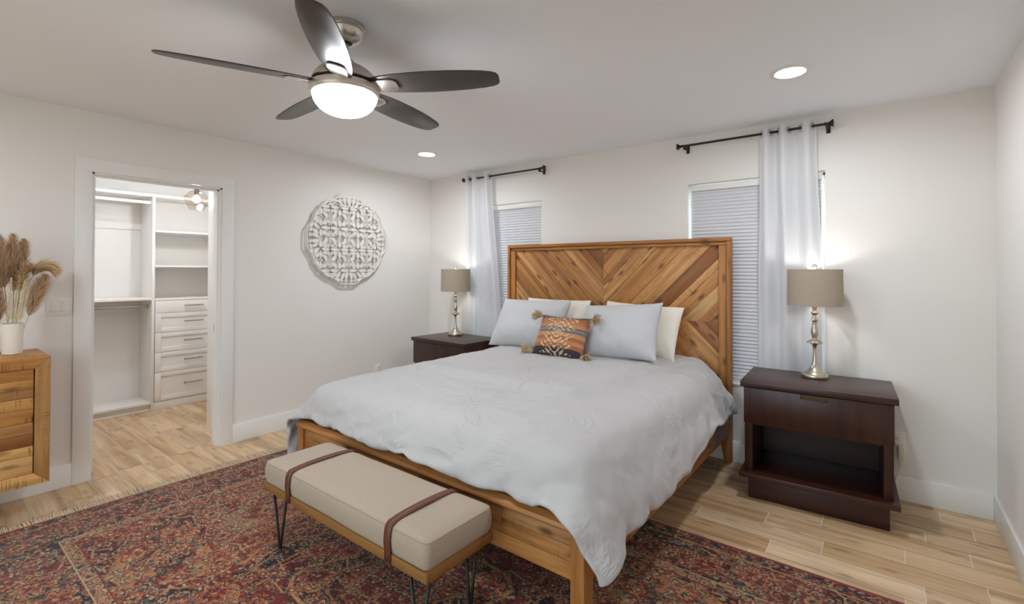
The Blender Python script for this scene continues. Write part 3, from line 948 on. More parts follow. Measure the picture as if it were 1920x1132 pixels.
# duvet: relief of a draped quilt, stored as packed heights (0.2 mm steps)
# (row and column differences of the x, y and z grids, in 0.5 mm steps)
DUVET = [
[
[2240,16,6,45,21,14,7,-51,56,15,72,54,63,71,53,73,62,71,77,78,71,67,63,74,62,79,77,70,71,65,70,71,71,82,72,69,79,68,70,81,66,71,75,80,67,63,78,72,77,81,79,69,71,80,77,61,78,70,53,71,65,66,77,53,40,78,61,64,67,70,5,38,37,60,17,-1],
[29,14,-12,-46,-41,25,8,57,-80,61,-15,4,-4,-10,17,-11,22,-10,-11,-8,2,6,4,-11,16,-6,-11,-6,9,7,1,4,0,-8,-4,4,-4,9,2,-8,6,-2,-2,-15,14,13,-11,-3,-1,1,-8,11,0,-6,-5,6,-5,-6,20,-6,4,0,-9,10,24,-31,12,9,-6,-21,37,-8,-2,-20,44,30],
[41,-70,63,-13,27,-94,-1,41,18,-30,-1,13,-14,10,2,0,-10,12,1,-3,5,-8,6,9,-8,7,-6,8,-7,2,7,-2,-3,-3,-1,3,6,-8,0,6,0,2,-7,10,-20,-2,12,12,-1,1,-16,-2,6,-9,6,9,-11,11,-7,1,4,9,-13,7,-15,32,-12,-10,7,-3,5,-9,10,23,-36,30],
[9,31,-87,68,-15,15,-3,-18,51,-40,-8,-18,15,-11,-6,14,-1,-6,5,5,-10,14,-5,-3,7,-12,22,-3,-1,0,-7,4,-1,0,9,-4,-11,1,-2,2,-5,5,-1,-1,20,-12,-7,6,-7,-7,16,-1,-14,14,-12,-2,15,-10,9,6,-7,-11,18,0,14,-15,4,1,-12,2,2,36,-28,-28,18,-12],
[-24,25,54,-77,38,27,-63,14,-12,63,-49,19,-26,10,1,-11,-2,12,0,-1,0,-4,7,1,4,15,-17,5,0,-1,0,-7,12,0,-3,-5,1,-4,14,-15,6,3,1,-12,-3,14,1,-8,9,-13,8,-10,8,-4,6,-6,-8,8,3,2,-1,12,-11,-2,11,4,-11,5,-9,5,-14,-39,36,19,-25,1],
[-40,14,16,26,-45,-8,73,-11,-6,-49,38,-41,43,-23,-4,10,6,-6,1,-1,11,-3,4,4,-12,-7,9,2,0,6,-1,2,-1,-6,1,4,1,8,-17,10,-7,-3,10,3,-6,-6,1,-7,-4,13,-8,16,1,-4,-1,-1,5,-6,-5,3,9,-7,11,7,-2,-7,4,-15,-4,-8,5,38,-53,-28,37,-16],
[5,-58,1,31,41,0,-40,-4,49,-7,-5,19,-72,26,11,2,-4,3,-1,13,-10,4,-4,-4,8,-8,1,-1,8,-7,2,7,-8,11,-2,-8,-2,0,11,-2,5,1,-7,8,-4,0,-1,1,4,-6,1,-13,2,4,8,5,1,-1,-7,4,-10,12,0,5,1,-3,4,-20,6,-24,42,-56,34,-7,-10,6],
[53,-4,-33,-46,-20,74,15,-15,-50,46,7,-30,31,-20,-7,0,-1,-2,8,-7,6,-5,-6,1,2,3,3,0,-2,-1,2,-11,14,-7,2,9,-1,-4,-8,0,3,1,3,-4,3,2,0,-3,2,5,1,2,-4,-10,3,-4,-3,5,7,-2,12,-12,0,3,-1,5,-5,4,-1,9,-52,73,-55,24,-24,-33],
[-8,47,3,-8,9,-62,-3,41,25,-25,-43,36,-2,-8,3,3,3,-5,-3,-3,-2,6,-1,4,0,-2,-6,7,-9,1,0,3,-3,-5,4,5,5,1,0,-2,-1,-12,10,5,-4,-3,-5,8,-7,-1,6,0,0,10,-12,5,4,5,-2,-11,-11,7,5,-6,4,17,-22,15,-20,30,1,-63,43,9,-29,-28],
[24,-3,-72,64,-36,14,29,-13,-31,16,37,-55,26,11,-4,-3,3,6,-14,9,-1,-5,8,-4,-1,-8,4,-4,3,-2,-4,9,-8,13,0,-1,-2,0,4,-4,-2,4,-15,7,7,3,2,1,-10,-5,-2,-1,7,0,6,-3,-1,-8,2,9,9,-11,-5,-4,4,-15,20,-13,7,-1,-14,27,-25,-32,17,34],
[6,-43,49,-51,10,38,11,-36,43,-60,37,29,-44,22,-4,-1,-2,0,8,-3,-5,4,2,-5,-4,13,-12,-3,2,-4,3,-2,3,-3,-3,2,-3,6,4,8,-9,1,2,-5,-7,4,3,-3,14,6,-23,5,-2,0,-2,11,-10,12,-14,-1,1,14,-10,2,-11,8,5,-24,28,-45,26,10,28,-3,-60,4],
[-31,11,2,5,47,-24,-39,56,-48,62,-59,31,12,-28,11,-2,-6,-1,3,-7,9,-5,-7,12,-6,-1,16,-5,-10,11,-6,-5,-3,6,-2,-5,9,-4,-3,-7,11,-3,8,-10,10,-13,7,2,-3,-9,21,-7,-1,-4,0,-3,9,1,12,-10,-4,-8,14,-7,4,-11,-5,22,-32,19,18,-48,24,-37,81,-12],
[34,-20,35,-32,-28,6,32,-33,29,-47,49,-61,42,-5,0,0,-1,3,-2,5,-10,11,-4,-15,13,8,-9,-6,10,-5,-11,7,5,-5,-2,10,-10,4,-1,8,-10,6,-4,8,4,1,-16,5,1,9,-14,8,-12,9,-4,1,1,-1,-1,10,0,-14,9,3,9,-19,0,17,-19,34,-65,64,-31,13,12,-4],
[-7,13,-24,42,-16,-5,-7,-16,-11,53,-34,47,-40,23,-10,-8,2,2,-3,-4,7,-18,10,14,-8,-9,7,10,-3,2,12,-9,-7,-9,11,-15,15,-10,0,-4,18,-10,-3,2,-6,9,0,-7,1,-2,13,-4,8,-12,-5,0,5,-7,9,0,0,13,-22,3,-11,24,-9,-7,17,-30,50,-42,12,60,-47,41],
[5,-7,-25,19,-4,24,-12,25,-2,-43,12,8,22,-30,18,1,13,-31,11,-1,1,10,-10,-8,2,4,-2,1,-1,-3,12,-11,7,7,-10,4,-8,3,8,-5,1,4,-3,2,-7,-1,2,1,5,-11,2,-2,-4,-3,6,-1,-2,8,-4,1,4,3,-8,2,-7,8,-13,16,-2,-23,0,14,39,-55,25,-23],
[-53,61,21,-22,14,-48,57,-62,12,23,6,-11,0,15,-7,3,-12,23,-12,-3,-1,0,6,-5,-4,-3,2,1,1,8,-9,15,-11,1,1,0,-2,3,-7,5,-10,7,3,-3,3,-6,10,-12,-8,9,-5,4,13,7,-7,-10,-2,-2,0,-1,0,-2,22,-9,5,-13,23,-28,10,7,-15,-17,-24,23,15,-10],
[5,-13,-6,6,-16,64,-83,55,-4,-2,-5,5,-24,28,-8,2,-5,9,-6,4,-3,0,0,11,5,-6,-15,3,3,2,-1,-7,11,-7,3,10,-7,-3,2,-1,6,-7,3,-5,12,7,-9,2,-4,-7,6,-6,-9,0,14,-8,1,-1,-4,-1,5,2,-7,3,14,-18,-8,30,-34,24,-26,53,-23,-9,-45,60],
[-29,29,6,-2,23,-55,40,3,-29,25,2,-10,18,-24,3,-3,13,-14,2,5,1,1,-1,-3,-2,7,13,-19,8,-11,13,-2,4,-2,-2,-10,15,4,-11,6,-10,5,2,6,-11,-11,1,1,2,7,-1,3,6,-1,-11,12,-8,-10,1,7,-10,7,-1,6,-11,16,0,-30,47,-25,11,-27,12,-1,-8,-40],
[5,-23,-10,18,36,-20,5,-9,46,-63,33,-27,0,15,-2,1,-7,12,1,-3,4,-10,10,-3,-5,-1,-2,14,-16,3,-7,7,-1,8,-3,15,-27,11,6,-5,12,1,-20,2,4,16,-1,2,-2,-4,-10,-2,0,-1,7,-3,3,8,-5,-16,2,-9,12,-4,-1,17,-25,23,-44,23,41,-38,0,26,7,-49],
[5,4,25,-32,-32,22,15,-3,3,10,-54,60,-11,-10,0,4,0,-10,12,2,-3,4,-7,-4,2,-1,-5,-6,7,2,2,2,-2,-1,0,-9,21,-11,-5,7,-7,8,23,-17,-3,-6,11,0,-2,3,3,-5,-1,-5,-6,9,-4,-4,14,3,-4,-6,-11,2,-3,-13,28,-19,31,-11,-37,55,-21,-28,30,31],
[60,-63,28,-14,-13,25,-8,-5,-16,43,1,-50,8,-1,13,-10,8,-5,2,-4,-3,-1,3,2,-2,-8,4,1,3,-2,4,2,-8,5,3,-2,-1,-1,14,-8,3,-3,-16,20,8,-8,-11,9,7,0,-11,13,0,2,-13,0,-3,2,-4,5,9,7,-7,-6,-4,9,-3,-21,36,-42,45,-64,49,-15,3,14],
[-14,23,-35,53,-19,-15,-4,36,12,-57,-12,46,-9,-1,-6,6,-8,8,-1,-3,-1,3,-8,-5,1,1,-5,12,-3,5,0,-7,4,-3,3,1,4,2,-1,0,2,-4,19,-6,-13,4,9,-7,2,-4,22,-11,-7,-6,23,-20,6,-5,-5,-1,1,2,9,-4,2,-12,-2,18,-43,63,-64,50,-9,13,-16,-9],
[-15,26,-10,-22,42,-27,11,3,-14,-4,46,-49,19,9,-16,5,-2,6,-8,2,-4,5,-2,16,-38,12,6,-5,9,-14,-2,12,-5,5,4,-4,0,3,-4,8,-3,5,-5,-2,1,15,-13,3,1,15,-16,10,6,1,-22,24,-16,-16,8,0,-3,5,3,9,2,-17,-2,14,-2,-39,38,7,-55,56,-6,-25],
[-23,36,-7,-36,7,32,-2,-25,-6,51,-52,44,-18,-2,5,1,-4,-4,3,-5,4,0,-4,-38,43,-6,-4,-2,-5,20,-7,-6,6,-1,-2,8,-7,3,-3,-1,6,-7,7,1,7,-9,17,-2,-4,-7,18,-8,-1,11,5,-25,6,2,-9,-5,7,-4,0,2,0,12,-2,-10,-14,32,-20,-11,43,-69,48,0],
[-22,-2,49,2,-56,30,-1,-10,24,-40,28,-23,39,-24,8,-1,2,-4,-1,2,2,-19,-18,21,1,6,7,3,0,-7,4,1,0,-1,-2,-4,6,-4,4,-3,-4,4,-6,3,1,3,-4,4,5,3,-5,8,4,3,17,-11,-18,14,-16,7,-11,2,0,-1,-1,14,-4,-31,50,-56,52,-37,-5,47,-44,31],
[0,-8,-15,42,12,-49,13,19,-29,23,8,-5,-26,21,-3,-3,-1,2,-2,1,-6,-11,2,17,1,-1,0,0,-1,0,0,-1,1,0,0,-1,0,0,-1,1,0,-1,0,0,-1,0,1,-1,0,0,0,-1,0,1,-1,2,32,-36,15,-19,11,-4,-3,3,1,-9,5,24,-33,37,-34,6,9,-30,15,13],
[10,-19,-21,9,45,-10,-41,18,17,-27,23,-12,1,-5,14,-4,3,0,-2,-12,-11,10,21,-5,0,0,0,-1,1,-1,0,0,0,-1,0,1,-1,0,0,0,-1,1,-1,0,0,0,-1,1,-1,0,-1,1,-1,0,0,12,-27,36,-14,16,-26,2,5,-7,2,10,-12,10,-18,36,-21,25,-22,-16,-1,3],
[-19,29,38,-61,-14,23,17,-43,10,41,-51,38,2,9,-13,-5,-1,-8,6,-10,0,15,-1,1,-1,0,0,0,-1,1,-1,0,0,0,-1,0,0,-1,1,-1,0,0,0,0,0,-1,1,-1,0,0,0,-1,1,-1,-1,12,11,-14,0,-5,14,-14,-7,7,-5,-8,24,-34,29,-5,8,-42,29,6,2,-22],
[-19,2,21,9,-6,-7,-6,27,-34,19,25,-23,-10,-2,-8,10,-10,15,-23,16,12,2,-10,2,0,0,-1,0,1,-1,0,0,-1,0,1,-1,0,0,-1,0,1,-1,0,-1,0,1,-1,0,0,-1,0,1,-1,0,1,-8,-7,25,-9,4,-14,5,7,-3,0,12,-24,30,-14,-31,47,-20,0,9,3,-4],
[46,-69,7,15,-4,8,7,-24,24,-20,5,1,-4,5,2,-14,10,-2,8,-3,7,-5,-1,1,0,0,0,0,-1,0,0,0,0,0,0,0,0,0,0,0,-1,0,0,0,0,-1,0,0,0,0,0,-1,0,0,-1,3,20,-35,33,-20,5,1,-9,-1,7,-15,16,-8,-2,27,-36,20,-4,24,-9,-32],
[-4,15,-51,44,11,-6,-34,45,-8,-18,-5,14,11,-23,3,3,9,-20,13,3,5,-20,18,-5,0,0,0,0,0,0,0,0,0,0,-2,0,0,0,0,0,0,0,0,0,-1,0,0,0,0,0,0,0,0,0,0,6,-17,21,-25,12,19,-4,-11,-2,-3,11,-1,-12,16,-30,12,26,-6,-13,33,-39],
[-6,-11,7,0,-6,2,33,-27,14,6,12,-50,17,10,-7,9,-16,16,-5,8,-17,24,-17,5,0,-1,0,0,0,-1,0,0,0,0,0,0,0,0,-1,0,0,0,-1,0,1,0,0,-1,0,0,0,-1,0,0,0,-3,19,-8,8,-2,-23,-1,11,0,2,-7,-6,44,-34,21,-28,3,7,0,-25,73],
[2,12,-1,-53,56,-1,-32,22,-4,-9,-14,42,-27,-2,10,1,-1,-1,2,-2,3,-15,16,-4,0,1,-1,0,-1,1,0,-1,0,0,0,0,-1,0,1,-1,0,0,0,0,0,-1,0,0,0,0,-1,1,0,-1,0,7,-21,8,-5,0,24,-1,-7,1,-2,-9,5,-11,25,-29,13,31,-47,21,-11,14],
[-23,64,-28,-1,-33,27,23,-33,-15,29,-5,-39,33,3,-2,-5,7,-2,0,-2,-4,10,-5,2,-1,0,0,0,0,0,-1,1,-1,0,0,0,0,-1,0,0,0,-1,1,-1,0,0,0,0,0,-1,1,-1,0,0,0,-3,14,-6,5,8,-33,16,13,-18,4,7,1,-14,-7,29,-4,-26,33,-8,-18,-13],
[53,-78,56,-3,-58,17,31,-21,-2,3,14,-14,1,8,-7,-5,3,2,0,7,-13,10,-5,0,1,-1,0,0,0,-1,1,-1,0,0,0,-1,1,0,-1,1,-1,0,0,0,-1,1,-1,0,0,0,-1,1,-1,0,0,0,-15,20,-13,4,32,-42,8,21,-16,7,9,-24,30,-43,38,-20,13,-1,-18,14],
[36,-45,-31,53,16,-19,-47,49,-7,-9,-8,42,-28,-20,11,9,1,-6,7,-19,21,-9,5,-2,-1,0,0,0,0,0,-1,0,0,0,0,0,-1,0,0,0,0,0,-1,0,0,0,0,0,-1,0,0,0,0,0,-1,2,9,-22,31,-18,-12,39,-36,-1,17,-20,6,25,-29,26,-24,24,-6,-15,-1,5],
[-21,54,-66,17,48,-43,64,-81,39,-25,25,-30,29,-6,0,-5,-1,7,-14,14,-4,-4,4,-1,0,0,0,-1,0,0,0,0,0,-1,0,0,0,0,0,-1,0,0,-1,0,0,-1,0,0,0,0,0,-1,0,0,0,1,4,10,-23,20,-14,-7,31,-31,7,1,-10,19,-13,8,-16,34,-30,-6,22,3],
[-32,52,-6,-38,7,32,-6,25,-58,42,-39,41,-27,15,-8,3,3,-8,3,-10,9,5,-6,0,0,0,0,0,-1,0,0,0,0,-1,0,0,0,0,0,-1,0,0,1,0,0,-1,0,0,0,0,0,-1,0,0,0,-2,2,2,5,-16,22,-13,-12,25,-19,21,-9,-15,21,-36,23,2,-3,15,-9,2],
[38,-54,78,-46,-42,27,-14,19,19,-37,-3,-3,8,10,3,3,-16,8,-8,11,4,-8,5,-2,0,-1,0,-1,1,0,-1,0,0,0,0,0,-1,0,0,0,0,0,-1,0,0,0,0,0,-1,0,0,0,0,0,-1,-2,8,-11,7,13,-14,12,-10,-1,-5,-10,28,-25,1,29,-20,-26,27,7,3,-1],
[18,-27,13,10,9,-34,-17,34,-7,3,14,8,-26,3,-2,-4,9,-2,0,6,-13,15,-14,4,-1,0,0,0,0,-1,1,-1,0,0,0,-1,1,-1,0,0,0,-1,1,-1,0,0,0,-1,1,-1,0,0,0,-1,1,2,-7,2,4,-3,9,0,-11,-7,9,-1,-5,17,4,-24,9,-1,4,15,-14,4],
[10,9,-65,44,21,-11,43,-77,42,0,-4,-34,35,-4,-10,-2,5,-12,20,-16,14,-19,14,-4,0,1,-1,0,0,0,-1,1,-1,0,0,0,-1,1,-1,0,0,0,-1,1,-1,0,0,0,-1,0,0,0,-1,1,-1,-2,12,-14,4,-4,1,4,11,0,-18,10,-18,16,-6,7,-4,-12,7,12,6,-4],
[-31,51,-8,-11,-15,25,-29,70,-65,30,4,-22,-2,-7,9,1,-7,18,-16,10,-10,15,-12,2,0,-1,0,0,0,0,0,-1,0,0,-1,1,0,-1,0,0,-1,1,0,-1,0,0,-1,0,1,0,-1,0,0,-1,0,2,-10,14,-14,8,2,-5,-17,11,28,-23,8,-9,3,6,-12,13,2,-30,17,17],
[-7,-13,46,-28,-15,18,0,-16,56,-74,-1,67,-34,19,-16,-1,3,-5,3,-2,5,-17,15,-4,0,0,0,0,-1,0,0,0,0,0,0,-1,0,0,0,0,0,-1,0,0,0,0,0,0,-1,0,0,0,0,0,0,-1,6,-2,-7,1,0,-3,0,-1,-10,6,26,-26,10,15,-5,-12,2,11,8,-38],
[-25,26,-48,58,24,-48,-19,38,-38,59,-16,-18,17,-21,12,7,-4,-5,2,2,-10,18,-18,7,0,0,-1,0,0,0,0,0,-1,0,0,0,0,-1,0,0,0,0,0,-1,0,0,0,0,-1,0,0,0,0,-1,0,0,-9,16,2,-10,-1,-2,1,-1,5,16,-32,40,-17,-6,-2,12,4,-23,26,-44],
[-17,18,52,-85,32,2,25,-42,12,-14,7,19,-17,12,10,-26,11,2,0,-5,14,-24,18,-4,-1,0,1,-1,0,0,-1,0,0,0,0,-1,0,1,-1,0,0,-1,0,1,-1,0,0,-1,1,-1,0,0,-1,1,0,0,1,-6,-9,9,0,-2,8,4,-7,1,12,-31,35,-27,20,-12,9,-17,20,10],
[20,-42,-2,62,-64,37,-36,44,-14,-3,35,-49,34,-22,-11,21,-18,-1,11,3,-11,13,-10,2,1,-1,0,0,0,-1,1,-1,1,-1,0,0,0,-1,0,0,-1,1,-1,0,0,0,-1,1,-1,1,-1,0,0,0,-1,0,1,-8,29,-33,5,-1,16,-6,3,-6,0,23,-40,59,-40,4,-26,10,18,18],
[15,0,-31,21,-15,17,30,-54,46,-50,2,12,-2,25,10,-26,13,0,-15,7,-3,-7,7,-2,-1,1,-1,0,-1,1,-1,0,0,0,-1,1,-1,0,1,-1,0,0,0,-1,0,0,0,-1,1,-1,0,0,0,-1,1,-1,8,-12,-10,31,-28,15,4,-5,7,-16,2,16,7,-43,44,5,-41,22,-19,38],
[32,-25,42,-49,24,-37,6,13,-31,82,-82,41,-12,-10,-9,26,-7,-3,8,-13,0,10,-7,3,0,0,0,0,0,-1,1,0,-1,0,1,-1,0,0,0,0,0,-1,1,0,0,-1,1,0,-1,0,1,-1,0,0,0,0,-4,6,-7,-2,7,-2,1,5,-7,15,-10,-15,7,17,-23,-1,16,33,-38,30],
[0,7,-43,29,53,-55,21,-6,9,-38,39,-10,5,-18,11,0,-6,5,-7,6,4,-7,8,-4,0,-1,1,0,0,0,-1,1,0,0,-1,1,0,0,-1,0,1,0,-1,0,0,1,-1,0,0,1,-1,0,0,0,0,0,-8,18,8,-32,13,1,-8,1,-2,7,4,-12,2,31,-20,15,0,-37,42,-16],
[-17,9,32,-31,-16,76,-88,39,-31,28,44,-62,18,13,-5,-4,10,-11,-6,1,-3,10,-5,2,0,0,-1,0,1,0,0,-1,0,1,0,-1,0,0,1,0,-1,0,0,0,1,-1,0,0,0,0,0,0,0,0,0,0,10,-18,-7,25,-4,-2,0,-10,6,-4,2,9,-2,-47,62,-57,60,-9,-18,7],
[-23,10,19,12,-51,23,61,-83,66,-56,3,53,-42,20,-2,5,-7,-6,1,-4,6,-10,7,1,0,0,0,0,-1,0,1,0,0,-1,0,0,1,0,-1,0,0,0,1,0,-1,0,0,0,0,0,0,0,0,0,-1,1,-12,24,-24,10,6,-11,9,10,-12,-2,-1,-11,31,-7,-12,36,-49,37,-28,-2],
[-1,0,-48,59,42,-64,-4,69,-84,70,-49,-1,29,-30,10,-1,3,7,-8,3,-3,9,-5,-1,0,1,0,0,0,0,-1,0,1,0,0,0,-1,0,0,0,1,0,-1,0,0,0,0,0,1,-1,0,0,0,0,0,0,-2,-7,25,-23,-4,15,-9,-4,3,0,0,14,-36,35,0,-15,-5,-15,18,1],
[4,-13,56,-77,35,47,-75,2,74,-65,12,22,-22,19,-25,-3,9,-12,31,-24,5,7,-6,2,0,-1,0,1,0,0,0,0,-1,0,0,0,0,1,0,0,-1,0,0,0,0,0,0,1,-1,0,0,0,0,0,0,-1,13,-15,-5,21,-7,-13,5,-12,5,7,-8,8,4,3,-37,55,-24,-5,4,-27],
[45,-47,-32,72,-46,-7,79,-88,-6,39,-2,-29,30,-11,15,-13,-10,27,-22,27,-18,-6,8,-2,0,0,0,-1,0,0,0,1,0,0,0,0,0,-1,0,0,0,0,0,0,0,1,0,-1,0,0,0,0,0,0,0,0,0,-2,14,-20,4,-1,1,15,-9,-12,14,-10,5,-24,18,-46,61,-51,29,12],
[-55,100,-48,-46,41,-3,7,41,-61,33,20,-35,16,-23,10,-3,8,-13,20,-23,18,3,-7,3,0,0,0,0,0,0,0,-1,0,0,0,0,0,0,0,0,0,1,0,0,0,-1,0,0,0,0,0,0,0,0,0,0,-2,11,-30,16,4,14,-5,-23,18,-7,-8,14,1,18,-51,31,-35,69,-43,5],
[-27,-18,95,-18,-60,20,-30,68,0,-65,23,51,-54,44,-37,25,-28,12,-11,14,-1,-4,5,-1,0,0,0,0,0,0,0,0,0,0,0,0,0,0,0,0,0,-1,0,0,0,0,0,0,0,0,0,0,0,0,0,0,0,3,16,-8,-14,-4,13,10,-10,0,-3,-9,0,-6,51,-57,33,-60,60,-16],
[0,-10,-42,55,28,-62,51,-57,35,53,-72,10,16,-14,29,-24,31,-35,5,2,8,-7,5,-3,0,0,0,0,0,0,0,0,0,0,0,0,0,0,0,0,0,0,0,0,0,0,0,0,0,0,0,0,0,0,0,0,0,-5,1,10,-3,1,-10,19,-3,11,-10,-17,-9,-6,23,43,-42,40,-77,35],
[-37,28,8,-13,-18,52,-34,20,17,-46,67,-64,33,-20,-6,9,-11,34,-15,8,-15,9,-5,2,0,0,0,0,0,0,0,0,0,0,0,0,0,0,0,-1,0,0,0,0,0,0,0,0,0,0,0,0,0,0,0,0,2,6,0,5,-3,-7,7,-10,4,-11,1,15,-1,4,4,-27,1,-3,46,-44],
[41,-60,-25,18,68,-71,29,-4,-26,42,-38,59,-56,33,-19,8,-3,1,13,-14,2,5,0,0,0,0,0,0,0,0,0,-1,0,0,0,0,0,0,0,1,0,0,0,0,-1,0,0,0,0,0,0,0,0,0,0,0,-4,5,12,-20,25,-18,1,7,-14,11,15,-2,-7,-28,-6,44,-35,23,-48,46],
[-49,58,-20,7,-21,57,-59,18,43,-47,-9,9,35,-39,30,-27,14,-5,-1,7,2,-6,6,0,0,0,0,-1,0,0,0,1,0,0,0,0,-1,0,0,0,0,0,0,0,1,0,-1,0,0,0,0,0,0,0,0,-1,5,-5,0,5,-6,26,-12,0,2,-19,-6,-14,31,14,-25,-14,57,-69,43,-53],
[-15,-26,81,-61,-14,21,49,-46,-31,62,24,-67,9,36,-35,27,-25,5,1,6,4,4,-6,0,0,-1,0,1,0,0,0,0,-1,0,0,0,1,0,0,0,-1,0,0,0,0,0,1,-1,0,0,0,0,0,0,-1,1,-2,5,-3,17,-8,-1,9,-17,11,-26,14,19,-53,30,46,-47,39,29,-79,27],
[-39,11,-22,53,-19,-7,-10,51,2,-58,19,36,-18,-11,20,-23,11,0,1,0,2,2,2,0,-1,1,0,0,0,0,-1,0,1,0,0,0,-1,0,0,0,1,0,-1,0,0,0,0,0,0,0,0,0,0,-1,1,0,-3,-1,5,-4,18,-5,-1,-5,-16,36,-9,-11,22,-14,-26,51,-56,18,60,-76],
[-50,6,-4,-3,23,1,-6,5,7,42,-21,-18,-4,-1,9,3,13,0,0,1,0,-1,1,-1,1,0,0,0,-1,0,1,0,0,-1,0,0,1,0,-1,0,0,0,1,-1,0,0,0,1,-1,0,0,0,0,0,0,0,3,-1,-2,2,-5,8,-12,12,-2,11,-21,20,-8,9,-4,16,5,-5,1,40],
],
[
[-4492,-1,2,-6,-10,-4,-10,2,-17,-8,43,50,-41,25,61,-13,-49,7,6,-9,37,31,-37,-24,-28,-3,-8,8,9,8,-26,42,-22,-5,24,16,-2,-37,13,-17,-12,-22,6,3,38,-14,0,18,14,-5,23,-43,-2,-2,-3,44,-14,45,-16,-26,-34,32,-20,-38,-40,-15,-15,-24,-18,-8,38,-5,17,-9,58,-3],
[73,-12,1,-3,1,-3,5,-18,2,29,-48,-55,90,-23,-82,38,51,0,-4,1,-45,-41,46,16,44,-19,-6,1,-6,-21,21,-60,50,1,-17,-41,20,64,-16,8,26,-4,-6,-1,-27,23,-10,-20,-37,13,-25,41,7,7,8,-40,33,-35,10,10,31,-56,43,15,15,-14,16,-2,3,-6,-22,26,-14,24,-71,18],
[58,12,-10,8,-10,-1,-3,18,5,-30,9,5,-40,-11,55,-57,37,-30,1,30,-23,42,-37,17,-52,47,-21,-30,19,49,-9,16,-58,36,-29,51,-28,-58,-10,41,-39,71,-20,-5,21,-21,34,5,12,-26,-39,5,-8,27,9,-9,-34,-1,48,-19,-2,33,-16,10,-27,28,1,-3,14,8,-11,8,-1,-23,30,-20],
[72,-15,4,-4,12,-2,-3,-1,-4,3,-6,-13,-14,7,-39,51,-63,27,-3,-22,27,-44,40,0,51,-50,14,44,-56,-37,11,27,53,-69,20,-29,19,36,28,-48,25,-40,16,4,-52,42,-38,-2,7,22,43,0,-11,-38,10,7,25,-17,-58,55,-4,-10,-16,32,48,-29,-10,31,-3,-4,-3,-21,15,20,-14,12],
[56,16,-12,1,10,-19,19,-18,11,0,-13,21,-27,3,-9,-47,35,0,-1,-15,18,25,-33,-36,-22,35,69,-55,57,-34,26,-56,-28,83,-17,3,-31,-6,-30,63,8,-33,28,-25,34,-55,46,-25,31,-20,13,-37,50,-13,-28,16,-2,-6,38,-42,10,-9,-8,7,8,45,-8,-12,5,8,-4,2,-6,-8,15,-9],
[67,-14,35,-17,-21,27,-35,33,-9,-16,15,-44,47,-32,-5,27,-12,-3,0,4,-17,-15,24,37,-19,-4,-63,47,-21,46,-55,62,-16,-72,52,-7,23,2,14,-49,0,30,-33,23,-4,22,-55,52,-35,18,-16,44,-47,26,7,-23,1,13,-37,36,-13,10,30,-49,7,1,23,8,4,7,1,-7,-1,1,0,7],
[64,-1,-34,42,3,-22,20,-31,23,-1,-3,3,-34,20,9,-4,-4,8,-21,10,11,10,-18,-33,31,14,2,-17,-5,-24,39,-48,41,26,-44,1,12,0,-9,4,8,-30,43,-2,-34,11,39,-38,-8,12,15,-25,7,7,-13,18,-19,15,22,-30,24,-6,-31,22,-7,4,-3,16,2,2,1,5,-3,9,-18,11],
[37,21,9,-10,-3,4,-13,20,-17,24,-19,18,8,-7,-3,2,-5,-7,17,-6,-13,-10,4,21,-8,-27,11,7,5,10,-13,14,-29,4,11,9,-24,2,14,2,-21,32,-34,9,20,-11,-10,4,14,-15,-7,10,7,-3,7,-7,8,-9,-9,8,-9,15,13,-6,-2,-4,4,-3,2,-1,6,-2,2,-9,6,-12],
[80,-16,0,-3,10,1,9,-18,6,-11,18,3,-3,2,-2,-5,-3,-1,-2,5,-2,-8,8,-2,-9,17,-6,-13,-3,15,-10,0,8,-3,-6,13,-4,-14,12,2,-3,0,-2,-6,15,-5,-6,10,-7,9,-11,13,-12,-3,3,7,-3,-6,-2,20,1,-12,5,4,-5,-11,8,-1,3,-4,2,0,-6,9,-8,-12],
[63,6,-12,12,-3,3,1,-1,-21,18,-1,-3,6,3,4,-4,7,-15,15,-10,3,5,-7,-7,-1,7,2,3,-4,-12,18,-1,-3,-3,1,-19,22,3,-24,13,5,-7,15,-7,-12,5,8,-16,15,-3,12,-14,11,-11,-6,5,5,-3,10,-13,-5,12,3,-1,6,-1,-10,6,-4,6,-8,-4,4,-2,-11,16],
[76,-5,16,-32,15,-6,10,-4,10,-18,8,-6,2,3,0,8,-9,6,-10,-6,16,-7,6,-12,11,-25,27,-9,2,5,1,1,-1,-6,8,-6,-1,2,3,-21,23,-7,-12,12,-4,8,-8,13,-12,2,-2,7,-3,4,5,-25,17,-7,10,0,1,-13,7,6,-1,-6,0,-4,6,-4,0,5,-6,-15,17,-32],
[80,-13,-6,23,-7,7,-13,4,-3,-2,-18,20,-3,7,-1,-7,2,0,-6,8,-5,1,-11,22,-14,5,-26,23,0,-10,9,-1,4,8,-10,5,-7,4,5,-3,-11,10,-9,6,-2,3,1,-1,6,-6,6,-15,10,0,-5,9,-16,10,-14,16,-1,6,-14,11,-5,8,-6,-2,-7,13,-1,-2,0,-7,-7,18],
[57,29,-14,6,-11,3,5,-1,1,-6,4,-1,2,-2,-3,1,0,2,0,1,-11,5,4,-12,11,-2,-1,2,-3,12,-13,12,0,-12,8,0,0,-2,-3,0,-5,12,-4,-13,2,8,8,-5,0,-8,-15,24,-2,-1,10,-5,0,-2,-2,-13,14,5,1,-15,4,5,2,-11,5,-13,8,11,-14,16,-18,16],
[81,-16,17,-25,12,2,-6,7,-1,6,-3,-12,4,0,-1,1,9,-6,2,0,-3,-2,4,2,1,-7,7,-10,7,-14,5,-9,12,10,-12,9,-7,9,-12,12,-9,-7,19,-5,4,-16,8,-1,1,11,3,-21,-1,11,1,4,-3,3,-2,-4,-1,-4,11,2,-6,-3,-1,3,-1,-3,3,-14,15,-23,22,-13],
